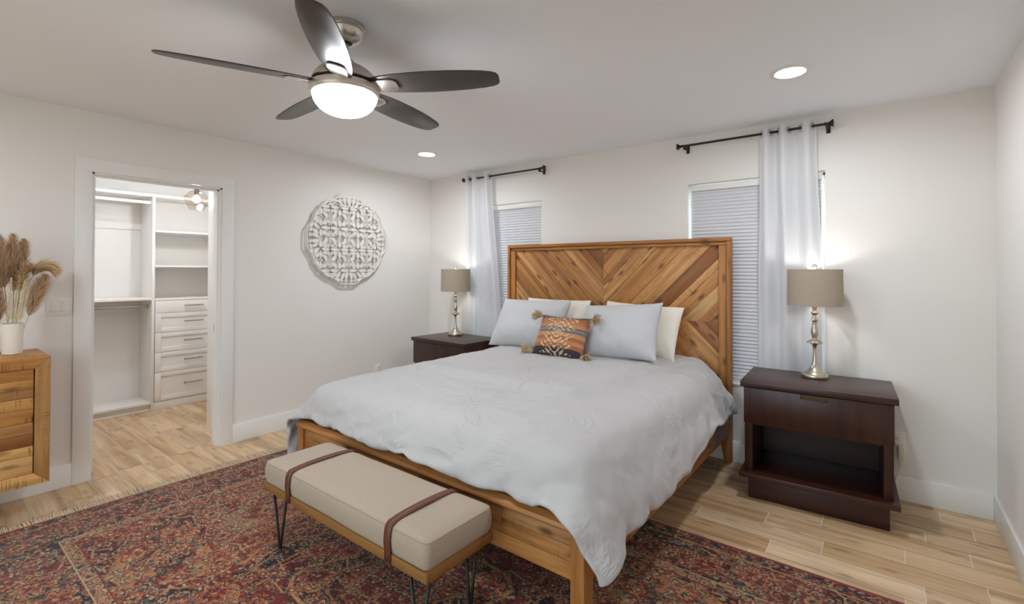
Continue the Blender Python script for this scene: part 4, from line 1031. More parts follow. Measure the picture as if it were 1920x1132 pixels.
[79,-2,-5,7,2,-5,-5,-3,6,-7,0,4,0,0,-1,-6,-10,22,-5,0,-4,-1,1,1,1,5,-3,-6,4,-3,-6,11,-8,1,3,0,2,-6,12,-9,-1,2,1,4,-10,8,-14,10,-8,15,-9,11,0,-3,6,-4,1,-1,0,-1,-3,0,1,2,0,-7,7,-4,-2,-4,2,-7,13,1,-4,-2],
[66,13,0,-8,-13,12,3,-10,-2,11,4,1,-5,-10,8,3,1,-13,0,12,0,-1,0,-1,2,7,-9,1,-5,9,-8,-9,3,4,6,-7,8,2,-13,5,6,-7,-7,6,10,-8,-3,3,5,-8,7,3,-4,-7,1,10,4,-2,0,-4,-7,6,-14,13,-4,2,-1,0,3,2,-11,7,-35,35,-6,10],
[70,-2,2,1,3,-5,-2,7,5,-3,-5,-4,-4,6,0,0,1,-6,0,10,-2,-1,-3,1,-4,-15,29,-11,0,-8,9,6,-15,4,11,-12,10,-11,11,-3,-4,6,-4,-10,4,3,6,-9,5,-1,-8,15,-3,-1,-9,7,0,5,-1,7,-8,0,6,-23,13,4,-12,20,-14,12,-7,-9,21,-25,3,11],
[66,-4,0,7,0,2,-6,1,-1,-2,8,0,5,-2,-4,-1,-4,8,4,-36,28,-2,6,-9,7,4,-20,23,-13,7,-8,-6,2,-7,-2,13,-17,16,8,-10,14,-13,8,1,-1,0,-2,5,2,-9,8,-7,-2,3,3,-6,7,-1,4,-6,9,-12,4,2,-6,4,-1,-16,14,-3,4,4,-13,9,3,-25],
[61,6,4,-13,14,-12,2,4,-7,19,-5,-6,-2,3,2,2,7,-3,-12,9,-23,18,-8,6,-1,8,-5,-10,18,-16,12,-8,-1,4,-16,-10,30,-19,19,0,-20,6,14,2,-4,-10,4,-1,-9,6,16,-9,-5,18,-14,3,-1,0,-2,11,-4,-4,3,6,-7,-4,11,2,-15,-21,24,4,7,-5,-9,5],
[72,-14,-1,22,-25,17,4,-1,0,-11,-3,9,-6,12,-6,0,2,-8,3,2,1,-19,8,19,-10,6,-5,-8,5,8,-7,4,5,-5,0,6,-15,12,-4,-4,11,-4,-16,17,-6,7,-14,0,15,-11,-12,15,0,-7,18,-14,5,7,-6,-6,-2,12,-4,2,4,-1,-10,4,1,3,-10,2,1,-3,6,-16],
[52,21,-7,-3,9,-7,2,0,6,-18,11,8,1,-7,7,3,-4,-6,2,7,-10,7,-5,-10,7,-9,9,5,-7,7,3,0,-8,0,8,0,-10,10,-29,26,-8,-9,24,-18,0,8,5,-7,-13,7,20,-23,4,0,12,-2,-1,0,5,-6,-4,-6,7,4,4,-7,6,-10,8,8,-17,7,-7,11,-6,6],
[69,-10,6,-2,10,-3,-1,0,-9,14,-2,-4,5,-4,0,-3,-2,5,6,-9,2,-5,7,-9,1,2,0,12,-17,4,10,-9,9,-2,-1,5,-5,-15,7,2,0,17,-36,11,13,0,-2,5,-5,0,-24,20,17,-12,-22,25,-12,10,4,4,0,-5,-7,-1,5,1,1,0,-3,0,-5,-2,21,-15,4,5],
[71,-8,2,-4,6,0,4,-4,13,-6,-6,3,-3,-3,2,5,-1,5,-10,2,-1,8,-17,21,-24,18,-23,-20,34,-3,-8,19,-7,13,1,-15,12,-4,6,-19,14,0,1,-6,9,-23,23,-9,3,-13,20,-18,-26,22,25,-26,18,-2,2,-1,2,2,-11,2,0,1,2,1,-6,3,2,-5,-10,21,-3,-6],
[59,6,1,9,-6,-3,1,3,-11,9,-1,3,-1,2,1,-11,8,-6,8,2,2,-10,8,-50,22,-6,17,24,-23,1,-1,-6,9,-17,-2,25,-12,12,-5,9,-9,-3,8,1,-21,24,-31,18,8,15,-31,11,22,-33,-7,29,-7,4,1,9,0,-1,3,-13,-1,3,-4,11,-8,-4,3,-2,5,-9,7,6],
[67,0,1,-8,-5,14,0,0,8,-12,13,-13,7,-5,-2,11,-6,1,1,-4,2,-7,-21,25,3,-8,9,-11,3,1,0,-1,0,7,3,-10,5,-2,3,-4,2,0,0,-1,7,-9,11,-9,-4,-5,13,-7,-9,9,-20,14,11,-10,12,-1,7,0,-1,0,-5,-5,3,-4,6,3,-2,-6,-7,15,-1,-4],
[72,-1,-5,-7,8,-1,3,3,-8,8,-5,11,-11,0,4,-2,0,1,-1,2,-3,-6,0,14,0,0,0,0,0,0,0,0,0,0,0,0,0,0,0,0,0,0,0,0,0,0,0,0,0,0,0,0,0,0,1,-8,-13,14,-6,15,-8,2,2,3,1,2,-11,-2,7,-5,1,9,0,-27,13,10],
[69,-2,-6,8,-4,-3,-9,16,7,-4,3,-11,7,-1,4,-5,1,2,-4,-5,-6,7,11,1,0,0,0,0,0,0,0,0,0,0,0,0,0,0,0,0,0,0,0,0,0,0,0,0,0,0,0,0,0,0,0,-14,13,-8,3,-14,22,-3,-2,3,-4,-1,10,-8,0,-2,7,-9,0,0,-12,16],
[67,0,-6,13,-2,-8,11,-13,2,6,-5,4,-2,-1,1,4,-2,-6,8,-4,-4,5,8,0,0,0,0,0,0,0,0,0,0,0,0,0,0,0,0,0,0,0,0,0,0,0,0,0,0,0,0,0,0,0,1,-8,-8,2,9,-1,-6,11,0,-2,3,0,-6,4,-3,10,-4,-6,3,3,-1,-12],
[65,-6,21,-14,2,4,0,-3,1,-3,-4,-2,8,13,-11,-2,-2,7,-10,3,10,-5,2,2,0,0,0,0,0,0,0,0,0,0,0,0,0,0,0,0,0,0,0,0,0,0,0,0,0,0,0,0,0,0,0,1,-2,-9,-1,12,-8,6,0,-1,-3,2,6,-6,1,-8,10,3,-4,4,-4,-2],
[61,5,9,-15,2,9,-9,12,-8,3,2,6,-2,-9,-1,0,1,1,1,2,1,10,-3,-2,0,0,0,0,0,0,0,0,0,0,0,0,0,0,0,0,0,0,0,0,0,0,0,0,0,0,0,0,0,0,0,-4,-2,3,-14,13,1,-3,5,-3,4,-3,-4,4,0,2,-4,8,-2,-1,3,-4],
[60,10,-13,22,-6,-8,7,-5,-4,6,-1,1,-2,11,-4,-6,7,-8,10,-3,2,-2,1,1,0,0,0,0,0,0,0,0,0,0,0,0,0,0,0,0,0,0,0,0,0,0,0,0,0,0,0,0,0,0,0,-3,0,0,9,-28,12,5,0,7,-7,2,-5,8,-2,4,-2,-3,3,-6,-6,15],
[73,-6,0,-7,-3,14,4,-7,3,10,-6,-8,4,-7,7,5,-7,7,-9,6,-1,5,-1,0,0,0,0,0,0,0,0,0,0,0,0,0,0,0,0,0,0,0,0,0,0,0,0,0,0,0,0,0,0,0,0,0,-8,2,-8,9,2,-1,8,-7,-1,-1,0,-4,12,-3,3,0,-8,7,-1,-21],
[67,10,-15,5,7,-15,6,5,1,-7,8,4,1,0,-7,5,-1,-7,4,6,0,-6,6,-1,0,0,0,0,0,0,0,0,0,0,0,0,0,0,0,0,0,0,0,0,0,0,0,0,0,0,0,0,0,0,0,0,2,-2,-2,0,-6,-4,3,7,3,-2,7,-4,-16,11,-4,7,-1,2,1,3],
[69,-21,20,5,-10,2,4,-2,5,-8,6,-3,1,-1,8,-4,5,4,-3,-6,2,5,-2,0,0,0,0,0,0,0,0,0,0,0,0,0,0,0,0,0,0,0,0,0,0,0,0,0,0,0,0,0,0,0,0,-1,-6,-4,8,-9,9,1,-9,7,2,-7,2,1,-4,-1,-1,5,7,-5,6,-3],
[52,26,-6,-14,10,-8,5,5,0,-2,-7,20,-5,-3,-3,0,-1,2,1,7,-1,-2,-1,1,0,0,0,0,0,0,0,0,0,0,0,0,0,0,0,0,0,0,0,0,0,0,0,0,0,0,0,0,0,0,0,1,0,-4,-2,4,-18,19,-3,-1,1,2,-5,2,7,-7,1,-10,8,4,0,1],
[67,3,-13,5,4,7,-9,4,2,0,5,-4,-6,3,7,2,-1,-2,5,-6,2,-1,2,0,0,0,0,0,0,0,0,0,0,0,0,0,0,0,0,0,0,0,0,0,0,0,0,0,0,0,0,0,0,0,0,0,2,4,-16,7,5,-23,23,-3,-3,4,0,0,-2,-6,-1,6,2,2,1,-1],
[68,-10,7,2,2,9,-23,20,-6,-2,3,-4,11,1,-8,1,4,1,-6,4,-1,2,0,1,0,0,0,0,0,0,0,0,0,0,0,0,0,0,0,0,0,0,0,0,0,0,0,0,0,0,0,0,0,0,0,-1,-4,-2,13,-16,8,2,-18,17,2,2,0,-2,-6,4,1,-7,7,-2,0,3],
[69,-15,25,-12,2,-6,15,-23,16,0,0,7,-7,-2,8,0,-2,-3,5,-6,1,1,3,0,0,0,0,0,0,0,0,0,0,0,0,0,0,0,0,0,0,0,0,0,0,0,0,0,0,0,0,0,0,0,0,1,2,-7,-2,12,-16,6,2,-12,15,-7,1,1,6,-3,-1,7,-16,9,2,-1],
[68,10,-33,11,0,6,15,-6,-1,3,-1,-18,15,6,1,-1,-8,8,-7,8,3,1,-3,-1,0,0,0,0,0,0,0,0,0,0,0,0,0,0,0,0,0,0,0,0,0,0,0,0,0,0,0,0,0,0,0,0,2,-1,-5,-2,5,-10,4,-4,4,5,-4,6,4,-5,0,-7,11,-13,13,-4],
[57,4,17,-14,5,-7,-9,14,-1,7,-14,12,7,-3,-4,-3,6,4,0,-3,-1,1,1,1,0,0,0,0,0,0,0,0,0,0,0,0,0,0,0,0,0,0,0,0,0,0,0,0,0,0,0,0,0,0,0,-1,-4,7,-1,-4,1,-3,3,1,-7,5,2,-7,2,7,0,0,-4,0,-2,5],
[72,-8,0,8,-6,5,-10,2,11,-14,11,-9,11,-2,-2,0,10,-8,5,-2,1,-1,2,0,0,0,0,0,0,0,0,0,0,0,0,0,0,0,0,0,0,0,0,0,0,0,0,0,0,0,0,0,0,0,0,1,3,-1,3,-2,-4,0,-5,-8,3,3,4,3,2,-2,2,-9,-8,16,-15,15],
[70,0,0,-3,-9,11,5,-13,-8,21,1,5,-18,0,12,5,-8,1,2,5,-2,-1,0,0,0,0,0,0,0,0,0,0,0,0,0,0,0,0,0,0,0,0,0,0,0,0,0,0,0,0,0,0,0,0,0,-2,2,2,-1,0,1,3,-13,9,-4,-2,6,-2,-2,4,-2,3,-1,-4,-2,-7],
[70,-5,-6,11,-9,-6,9,4,2,-8,4,4,-8,7,6,-11,11,2,-5,-1,6,0,0,-1,0,0,0,0,0,0,0,0,0,0,0,0,0,0,0,0,0,0,0,0,0,0,0,0,0,0,0,0,0,0,0,1,-1,-6,7,2,-1,-1,2,-4,2,2,-9,3,1,-2,-5,6,2,-11,10,0],
[63,-3,6,-3,7,-2,-5,4,-5,10,-5,1,10,-3,-11,13,-6,1,11,-3,-6,2,-2,2,0,0,0,0,0,0,0,0,0,0,0,0,0,0,0,0,0,0,0,0,0,0,0,0,0,0,0,0,0,0,0,0,0,-1,-4,6,0,1,0,-3,-6,-5,11,4,-9,2,2,0,-1,0,-2,0],
[57,13,-20,11,15,-10,8,-5,-1,-9,18,-5,-8,6,-5,9,3,3,-8,3,3,-5,3,0,0,0,0,0,0,0,0,0,0,0,0,0,0,0,0,0,0,0,0,0,0,0,0,0,0,0,0,0,0,0,0,0,2,-1,2,-4,3,1,1,-6,-1,1,-10,0,2,4,0,3,-1,-2,-6,5],
[70,-9,10,-14,-10,26,-7,-3,6,10,-12,3,-6,4,10,-5,4,-6,3,2,1,5,-4,-2,0,0,0,0,0,0,0,0,0,0,0,0,0,0,0,0,0,0,0,0,0,0,0,0,0,0,0,0,0,0,0,0,2,0,-5,5,0,2,-3,-2,-5,0,0,-4,5,0,0,2,1,-2,0,2],
[71,-17,18,-6,-1,-7,7,8,-17,12,9,-8,9,-12,6,1,-7,11,3,-8,-2,0,4,2,0,0,0,0,0,0,0,0,0,0,0,0,0,0,0,0,0,0,0,0,0,0,0,0,0,0,0,0,0,0,0,0,-4,8,-3,-4,6,-9,8,1,-11,5,-3,-3,1,-1,3,-8,4,14,-7,-5],
[48,26,-21,18,-3,-1,-5,0,14,-20,-2,13,3,10,-6,5,-6,1,-1,9,0,3,-7,-2,0,0,0,0,0,0,0,0,0,0,0,0,0,0,0,0,0,0,0,0,0,0,0,0,0,0,0,0,0,0,0,0,2,0,1,3,-8,3,-5,0,8,-18,12,-8,-1,7,-10,0,11,-18,22,-21],
[76,-20,15,-14,5,11,4,-15,0,7,10,-17,7,2,-6,0,8,2,-1,-3,3,-5,5,2,0,0,0,0,0,0,0,0,0,0,0,0,0,0,0,0,0,0,0,0,0,0,0,0,0,0,0,0,0,0,0,0,3,-7,-3,3,-2,-6,7,1,0,4,-6,3,-6,-2,4,2,-11,7,-3,-5],
[63,6,-11,1,15,-15,-10,21,-8,3,-11,22,-8,0,3,-2,-2,4,3,1,1,-1,2,-1,0,0,0,0,0,0,0,0,0,0,0,0,0,0,0,0,0,0,0,0,0,0,0,0,0,0,0,0,0,0,0,0,-9,7,8,-9,-8,9,-2,7,-7,-6,1,0,5,-14,11,-2,-1,5,-9,13],
[59,1,12,4,-8,-17,10,4,6,-7,12,-14,4,7,3,-9,3,5,-7,9,-2,6,-4,-1,0,0,0,0,0,0,0,0,0,0,0,0,0,0,0,0,0,0,0,0,0,0,0,0,0,0,0,0,0,0,0,0,4,-9,0,1,5,-3,-5,-6,5,15,-4,1,-13,9,-5,-7,9,-6,-7,13],
[66,2,-22,10,-21,27,2,-8,15,-7,-14,23,-5,1,4,3,4,-18,23,-7,-2,-3,2,1,0,0,0,0,0,0,0,0,0,0,0,0,0,0,0,0,0,0,0,0,0,0,0,0,0,0,0,0,0,0,0,0,4,-1,0,2,-2,-4,-5,6,-1,-6,-1,-5,0,-1,-3,16,-23,15,2,-7],
[65,-4,1,-6,24,-28,15,-11,-1,18,-2,-5,1,0,-2,9,5,3,-12,5,0,0,1,0,0,0,0,0,0,0,0,0,0,0,0,0,0,0,0,0,0,0,0,0,0,0,0,0,0,0,0,0,0,0,0,1,-9,4,-5,8,2,-3,8,-5,2,-11,0,1,4,-11,-3,14,-7,-5,7,-7],
[43,7,13,-2,-7,16,-21,29,-11,-7,13,-18,11,2,1,2,4,-5,6,-3,2,-2,2,1,0,0,0,0,0,0,0,0,0,0,0,0,0,0,0,0,0,0,0,0,0,0,0,0,0,0,0,0,0,0,0,-1,5,-3,1,-7,2,10,-17,-3,7,9,0,-8,-2,-10,15,-20,16,-6,1,5],
[38,12,10,-11,17,-4,12,-17,4,9,-17,30,-20,13,1,0,0,4,-9,-6,8,9,-6,-1,0,0,0,0,0,0,0,0,0,0,0,0,0,0,0,0,0,0,0,0,0,0,0,0,0,0,0,0,0,0,0,1,-2,1,3,-6,4,-7,8,-1,-9,1,-4,4,0,5,-4,-9,2,3,-3,8],
[70,-18,4,-3,-9,22,-8,5,0,-2,11,-14,19,-15,8,-4,4,3,2,8,-11,-1,5,1,0,0,0,0,0,0,0,0,0,0,0,0,0,0,0,0,0,0,0,0,0,0,0,0,0,0,0,0,0,0,0,-2,3,-1,-5,-1,4,1,1,-1,-2,-4,3,-1,-2,-5,-8,15,-15,-1,5,2],
[66,-4,-15,16,2,-3,15,-15,-7,-5,18,-6,14,-7,-1,8,-14,16,-7,-4,7,0,1,1,0,0,0,0,0,0,0,0,0,0,0,0,0,0,0,0,0,0,0,0,0,0,0,0,0,0,0,0,0,0,0,0,1,1,6,-6,1,-3,-3,-4,4,-12,4,5,-4,0,0,-12,10,-8,7,-2],
[51,10,0,-7,8,-9,5,5,10,-5,-13,20,-9,6,3,1,4,-19,11,0,-2,4,3,-1,0,0,0,0,0,0,0,0,0,0,0,0,0,0,0,0,0,0,0,0,0,0,0,0,0,0,0,0,0,0,0,1,-3,-9,9,1,-4,7,-2,1,-9,5,-2,-10,7,8,-10,-3,-4,8,-12,-5],
[61,12,-20,20,-7,-1,-1,-4,4,9,1,-8,-3,11,-8,12,-9,10,-4,-4,11,-7,2,-1,0,0,0,0,0,0,0,0,0,0,0,0,0,0,0,0,0,0,0,0,0,0,0,0,0,0,0,0,0,0,0,0,3,1,-18,23,-13,10,-5,-11,6,-10,-9,3,13,-6,3,2,1,-10,0,18],
[51,9,18,-18,12,-13,-12,20,-1,-2,0,0,9,-8,13,-14,17,-6,0,6,-3,0,-2,0,0,0,0,0,0,0,0,0,0,0,0,0,0,0,0,0,0,0,0,0,0,0,0,0,0,0,0,0,0,0,0,0,-3,7,-1,-7,9,-18,11,7,-16,7,5,-8,0,-11,4,-5,0,14,-3,-25],
[-3,52,15,-14,9,9,-6,1,-23,25,-10,10,-5,17,-15,16,-3,-1,2,1,-9,7,1,0,0,0,0,0,0,0,0,0,0,0,0,0,0,0,0,0,0,0,0,0,0,0,0,0,0,0,0,0,0,0,0,0,0,2,1,-14,14,-1,-6,0,4,-7,-7,4,-30,12,8,8,-3,-30,37,5],
[19,-19,53,11,-55,40,14,-15,22,-20,24,-7,3,-22,23,0,7,0,-2,0,4,-5,1,0,0,0,0,0,0,0,0,0,0,0,0,0,0,0,0,0,0,0,0,0,0,0,0,0,0,0,0,0,0,0,0,0,2,-1,2,3,-17,15,-3,-9,-4,4,-2,-10,16,-7,-7,-6,-8,31,-42,37],
[18,8,-24,36,31,-65,36,18,4,4,-12,13,-24,19,7,4,5,-2,0,1,0,1,-2,0,0,0,0,0,0,0,0,0,0,0,0,0,0,0,0,0,0,0,0,0,0,0,0,0,0,0,0,0,0,0,0,0,-2,2,0,1,3,-6,-2,2,-3,2,-21,22,-10,4,-6,-15,18,-18,15,-42],
],
[
[361,65,68,38,66,67,64,46,54,73,-14,16,27,-3,17,-5,28,-32,-21,7,0,30,-28,12,25,-23,2,-15,4,-1,-2,-3,-14,-1,-3,8,5,28,-29,16,37,-23,-23,2,-15,15,-7,-9,-3,2,0,3,-10,-1,6,-1,18,-2,-2,-7,-3,-4,1,36,33,5,0,-37,-17,-31,-71,-53,-48,-48,-59,-61],
[2,7,0,18,-9,-8,-3,29,12,-61,65,13,-51,37,-3,17,-37,24,7,-7,-1,-14,35,-10,-39,36,-11,17,-11,9,3,2,1,2,-6,-3,11,-39,42,-38,-37,24,20,0,12,-17,14,13,9,-2,-15,5,8,-7,-6,8,-19,13,7,-6,-7,13,-11,-23,-12,-17,-32,54,-7,-13,16,-3,-3,2,9,-2],
[24,-3,-20,14,6,-10,19,-30,16,39,-21,-20,59,-25,-14,19,-8,13,4,-4,-4,0,0,-14,38,-17,-1,4,0,-10,-12,-3,34,-19,11,-19,-27,60,-33,22,-2,-13,6,-2,-1,5,-4,-9,-22,1,51,-8,0,-7,0,-6,15,-16,-11,23,-4,-14,10,-20,18,-15,16,-15,-15,-11,13,-19,-5,20,-29,36],
[22,-12,18,-17,4,6,-22,18,-25,26,4,24,3,10,15,-26,20,-4,5,-2,6,-21,10,13,-23,1,16,-36,24,-10,26,-5,-29,27,-1,10,-2,-64,38,2,5,1,12,-4,5,-7,-14,-3,37,-15,-31,4,21,14,-8,2,-23,11,22,-25,14,-7,4,-6,-47,45,-3,-35,4,5,-9,28,-6,-43,32,-19],
[-5,11,-4,26,-14,15,12,-8,2,-41,49,-26,24,4,10,25,-20,-6,5,11,-8,-1,-10,21,-19,-6,-3,30,-41,29,-33,45,-12,-10,-13,5,21,10,-11,-16,-8,25,-27,27,-17,16,0,4,-30,27,-19,25,-39,11,26,-13,9,-5,-29,25,2,2,10,-4,-14,-47,-1,41,-22,-1,-8,-19,10,18,-17,-11],
[22,-6,-7,-5,16,-12,-7,9,4,20,-21,57,-42,32,-1,-19,22,6,-6,-6,10,-5,-10,-35,37,7,3,-3,13,-29,31,-60,29,24,-8,3,-19,-5,4,18,12,-20,23,-18,3,-15,29,-18,7,-7,20,-42,27,-8,-9,20,-7,-1,22,-24,0,11,-27,22,11,-11,-12,-53,6,10,-5,17,-28,-17,21,3],
[23,11,15,-27,-3,5,10,3,-30,10,2,-20,60,-9,-6,5,1,-17,31,-9,-10,-1,6,27,-33,-10,0,12,12,20,-38,40,-29,-29,39,-1,-9,6,-2,2,-16,26,-31,2,29,-10,-31,34,4,-10,-15,26,-7,-4,5,-13,13,-14,-12,12,-5,-1,26,-21,11,-2,-3,-16,-9,-29,46,-31,14,-2,-11,-5],
[28,-18,-7,13,-1,-7,-6,-11,44,-24,-8,22,-15,-5,22,-2,-2,16,-32,19,16,1,-5,-10,6,35,-10,-13,-17,-8,20,-15,22,2,-19,-4,21,1,-5,-4,7,-21,25,-7,-15,10,13,-13,-3,12,3,-11,0,2,-14,11,-4,4,3,8,-7,-1,-25,17,-12,15,-18,4,3,3,-55,45,1,6,-13,-15],
[17,-8,-10,13,-15,14,6,-10,-33,24,21,-16,-2,19,-5,-16,-1,37,-17,2,-5,22,-18,-19,28,-42,20,-4,53,-33,15,5,-14,12,9,-32,13,13,-26,7,16,-7,7,-1,-26,9,25,-17,7,-15,22,-35,30,-6,-27,33,-24,19,2,-30,5,23,0,-21,-1,18,-20,6,-5,13,7,-36,-9,32,-7,11],
[-11,26,-5,-16,20,-4,-8,13,24,-20,-17,29,-15,-15,-1,26,-20,-28,38,-14,-5,-7,29,7,-10,6,-4,0,-36,64,-51,3,15,-25,3,42,-15,-17,49,-36,-3,6,-19,7,25,-4,-29,15,-4,4,-16,35,-47,21,32,-43,21,-13,-7,24,9,-32,6,13,1,-33,29,-5,-4,8,-4,8,7,-34,19,8],
[-2,-6,21,12,-12,-11,-2,15,-16,30,-17,-14,27,-25,8,-31,42,-19,-11,-1,19,7,-29,48,-10,19,-57,36,-13,-46,68,-35,9,32,-30,16,-31,10,-6,46,-52,10,42,-35,18,-8,-17,5,-7,11,26,-12,14,-34,-18,-1,43,7,-36,11,-2,3,-11,21,-23,21,-4,-14,19,-29,15,7,-4,-10,1,-18],
[5,-4,-6,3,2,7,17,-27,20,-20,28,-19,-12,22,-27,37,-26,17,0,25,-31,-8,44,-45,-2,5,44,-48,-2,31,-31,19,-12,-17,39,-34,31,-5,-24,-17,43,-6,-60,49,0,12,18,-18,-4,5,-49,56,-12,10,7,2,-56,-1,70,-38,-15,7,21,-26,18,-14,-3,15,-17,17,0,-20,25,0,-9,-1],
[10,6,-11,-16,18,4,-23,27,-18,12,-15,33,-32,22,20,-53,23,9,-6,-24,55,-12,-39,-18,-5,-5,16,45,-4,-37,42,-31,21,17,-51,2,30,1,-18,-2,28,-38,50,-13,-21,4,-11,22,-10,-2,54,-63,30,-4,-30,12,8,-9,-40,39,43,-49,17,-19,29,-28,6,1,-10,22,-26,32,-22,8,-1,12],
[-3,-6,20,17,-16,-7,9,-4,10,-18,7,-25,45,-38,-16,41,0,-14,1,7,-42,14,4,38,3,-3,-8,-27,22,26,-38,58,-41,-10,22,4,-36,5,34,-8,-37,60,-64,10,-17,10,16,2,39,-40,-31,14,-13,16,21,-22,8,5,16,-8,-56,76,-50,31,-35,34,-1,-8,16,-24,28,-25,6,11,-6,8],
[6,3,1,-1,-9,12,6,-9,-13,19,-4,-8,-20,43,-23,8,-39,47,-35,21,-5,-15,58,-53,14,6,-8,-8,20,11,13,-66,50,-26,42,-33,29,-41,-16,9,13,-24,70,-44,40,-60,41,-33,-27,49,9,-32,35,-26,2,20,4,-4,-24,5,29,-45,14,12,-8,13,-29,21,-9,-12,5,6,22,-22,11,-15],
[22,-12,0,1,15,-2,-21,4,5,-12,1,3,3,-30,33,-19,26,-58,70,-33,7,14,-41,42,-13,-24,21,12,-21,-18,1,66,-67,25,-23,62,-54,42,2,-6,-8,3,-34,28,-37,53,-43,39,-3,-22,-33,57,-42,33,3,-12,-24,9,17,-10,-7,9,22,-25,8,-16,39,-26,8,-1,-19,-2,-12,15,-1,0],
[0,18,-14,-3,5,-16,20,1,-15,8,-1,6,16,-26,8,-14,30,9,-38,-8,17,12,-9,20,-11,36,-50,26,-12,26,-39,-31,42,-5,-29,-21,78,-45,10,11,-3,-13,17,7,13,-16,-28,4,30,-20,40,-44,-11,15,21,-28,42,-25,3,-20,-12,29,-21,-16,36,-25,-12,42,-25,15,-8,31,-16,-12,-16,42],
[23,-21,10,-10,-6,12,-4,-12,35,-27,-1,4,-21,28,-16,19,-41,19,20,26,1,-28,-7,-12,14,-16,33,-46,17,-20,24,12,4,6,32,-24,-65,47,0,-15,1,42,-36,-12,18,-5,29,-22,-25,7,-10,30,38,-59,-1,20,-25,20,-3,10,-1,-15,-4,38,-40,22,-5,-35,40,-5,1,-23,-1,12,9,-40],
[-3,18,-15,8,-6,13,-12,9,-26,32,-22,12,4,-20,2,13,9,-35,21,5,-49,56,27,-54,43,-40,10,28,-49,26,-28,26,-16,0,-41,31,68,-11,-46,41,2,-75,76,-23,-3,13,-30,17,23,-8,-30,7,-39,54,-34,31,2,-14,-16,37,4,-25,38,-42,5,21,-21,15,-39,1,37,-25,16,4,-5,0],
[0,-5,8,0,0,-2,2,7,-17,1,39,-44,5,16,-2,-18,7,27,-34,2,28,-52,-13,57,-51,40,-14,-5,44,-26,29,-39,0,11,28,-9,-47,-1,40,-36,4,36,-52,57,-27,-6,38,-18,-4,11,32,-34,9,-28,16,-18,-1,8,32,-63,26,6,-28,50,-25,-17,25,-12,22,-5,-33,41,-22,-10,6,-3],
[12,-22,10,-6,12,-11,1,-1,30,-24,-18,43,-8,1,-30,29,-31,28,-15,2,1,-7,13,-30,25,16,2,-17,26,-36,1,8,33,-45,14,0,-14,39,1,-24,2,24,-39,-41,31,8,12,1,-32,59,-53,41,6,-15,-19,15,-20,38,-41,52,-44,28,-7,-47,31,13,-12,-13,23,-6,15,-40,22,1,-2,1],
[-15,31,-13,-4,2,6,1,-18,-12,22,19,-35,10,-6,29,-28,26,-35,13,-3,9,24,-24,36,-32,-5,-12,16,-34,48,4,6,-52,38,-14,-15,16,-38,12,35,5,-10,32,4,-26,-5,-26,12,25,-49,72,-40,-4,4,38,-47,36,-43,17,-22,21,-15,7,16,-5,-20,8,7,-25,23,-21,32,5,-7,-3,-5],
[11,-9,9,14,-14,-9,2,-9,7,6,-23,34,-15,-12,31,-26,0,0,32,-43,15,3,14,-24,45,-38,35,8,7,-48,-27,-6,48,-24,-3,38,-18,26,-31,18,-34,-16,31,14,-18,31,-25,0,5,10,-52,43,26,-16,-41,46,-63,45,3,-25,5,3,-12,26,-5,-20,5,11,0,-19,17,9,-34,33,-4,3],
[17,-10,-3,-9,-1,3,-7,20,1,-17,24,-30,8,10,-27,36,8,-17,-39,66,-38,-5,24,57,-28,22,-31,-36,-4,38,22,3,-18,18,10,-34,17,-23,18,-29,30,8,-26,-9,38,-39,47,-27,-19,-17,44,-42,-21,51,14,-34,28,-69,18,12,3,-21,19,-23,6,16,-4,-2,-8,17,-5,-17,29,-33,23,-2],
[4,0,-2,5,6,-18,3,6,-11,14,-13,24,-27,23,-13,-16,-14,37,16,-51,36,31,11,-41,-5,10,8,21,-1,-12,7,0,-2,-4,-15,22,-9,-5,7,-1,-6,-1,-8,13,-3,3,-29,33,2,8,-17,10,-3,-14,16,-17,-21,30,-37,35,-37,24,-6,-11,-5,18,-9,-18,16,-18,26,-22,2,27,-18,3],
[-7,7,2,-2,-4,14,-3,-13,13,-9,-2,-2,18,-25,5,9,5,-14,0,19,5,6,-6,-28,19,-15,0,6,6,6,-21,8,7,-13,20,-12,3,-1,-1,-2,5,6,-6,-8,1,2,9,-22,11,8,-6,8,8,-8,-3,-1,45,-55,23,-42,39,-13,-8,23,-7,-15,1,9,-5,7,-10,16,-1,-24,12,5],
[-2,5,-3,1,-3,16,12,-12,-12,11,-15,6,-4,24,-24,13,-2,-16,2,25,5,-6,-35,26,-21,23,-9,-16,2,4,9,-4,-11,9,5,-15,13,9,-22,16,-10,7,15,-13,-14,4,19,-6,3,-11,-2,8,-17,16,0,10,-43,61,-24,19,-23,-15,31,-31,11,13,-9,2,-16,21,-6,4,-17,6,-4,27],
[17,-17,-4,-7,17,-15,0,28,-5,-15,27,-30,-3,-13,32,-11,0,17,-14,9,-2,-36,30,-9,7,-19,8,26,-13,-9,16,-5,-7,26,-37,18,1,-20,22,-10,5,-8,-4,8,6,2,-22,16,-3,-4,12,-9,6,-10,3,11,9,-20,7,-12,13,3,-22,34,-15,-12,18,-13,15,0,-13,-5,15,-10,17,-15],
[18,0,-12,12,-24,8,5,-15,27,-24,-21,31,1,-1,4,-18,31,-22,17,-14,-20,2,13,3,-1,3,2,-15,4,10,-6,-8,16,-25,24,5,-29,31,-10,-3,0,-3,-2,7,14,-17,12,-6,-16,6,8,-9,10,-6,0,-7,-2,27,-23,14,12,-17,3,-24,14,27,-20,13,-6,-26,28,-3,-8,5,11,-4],
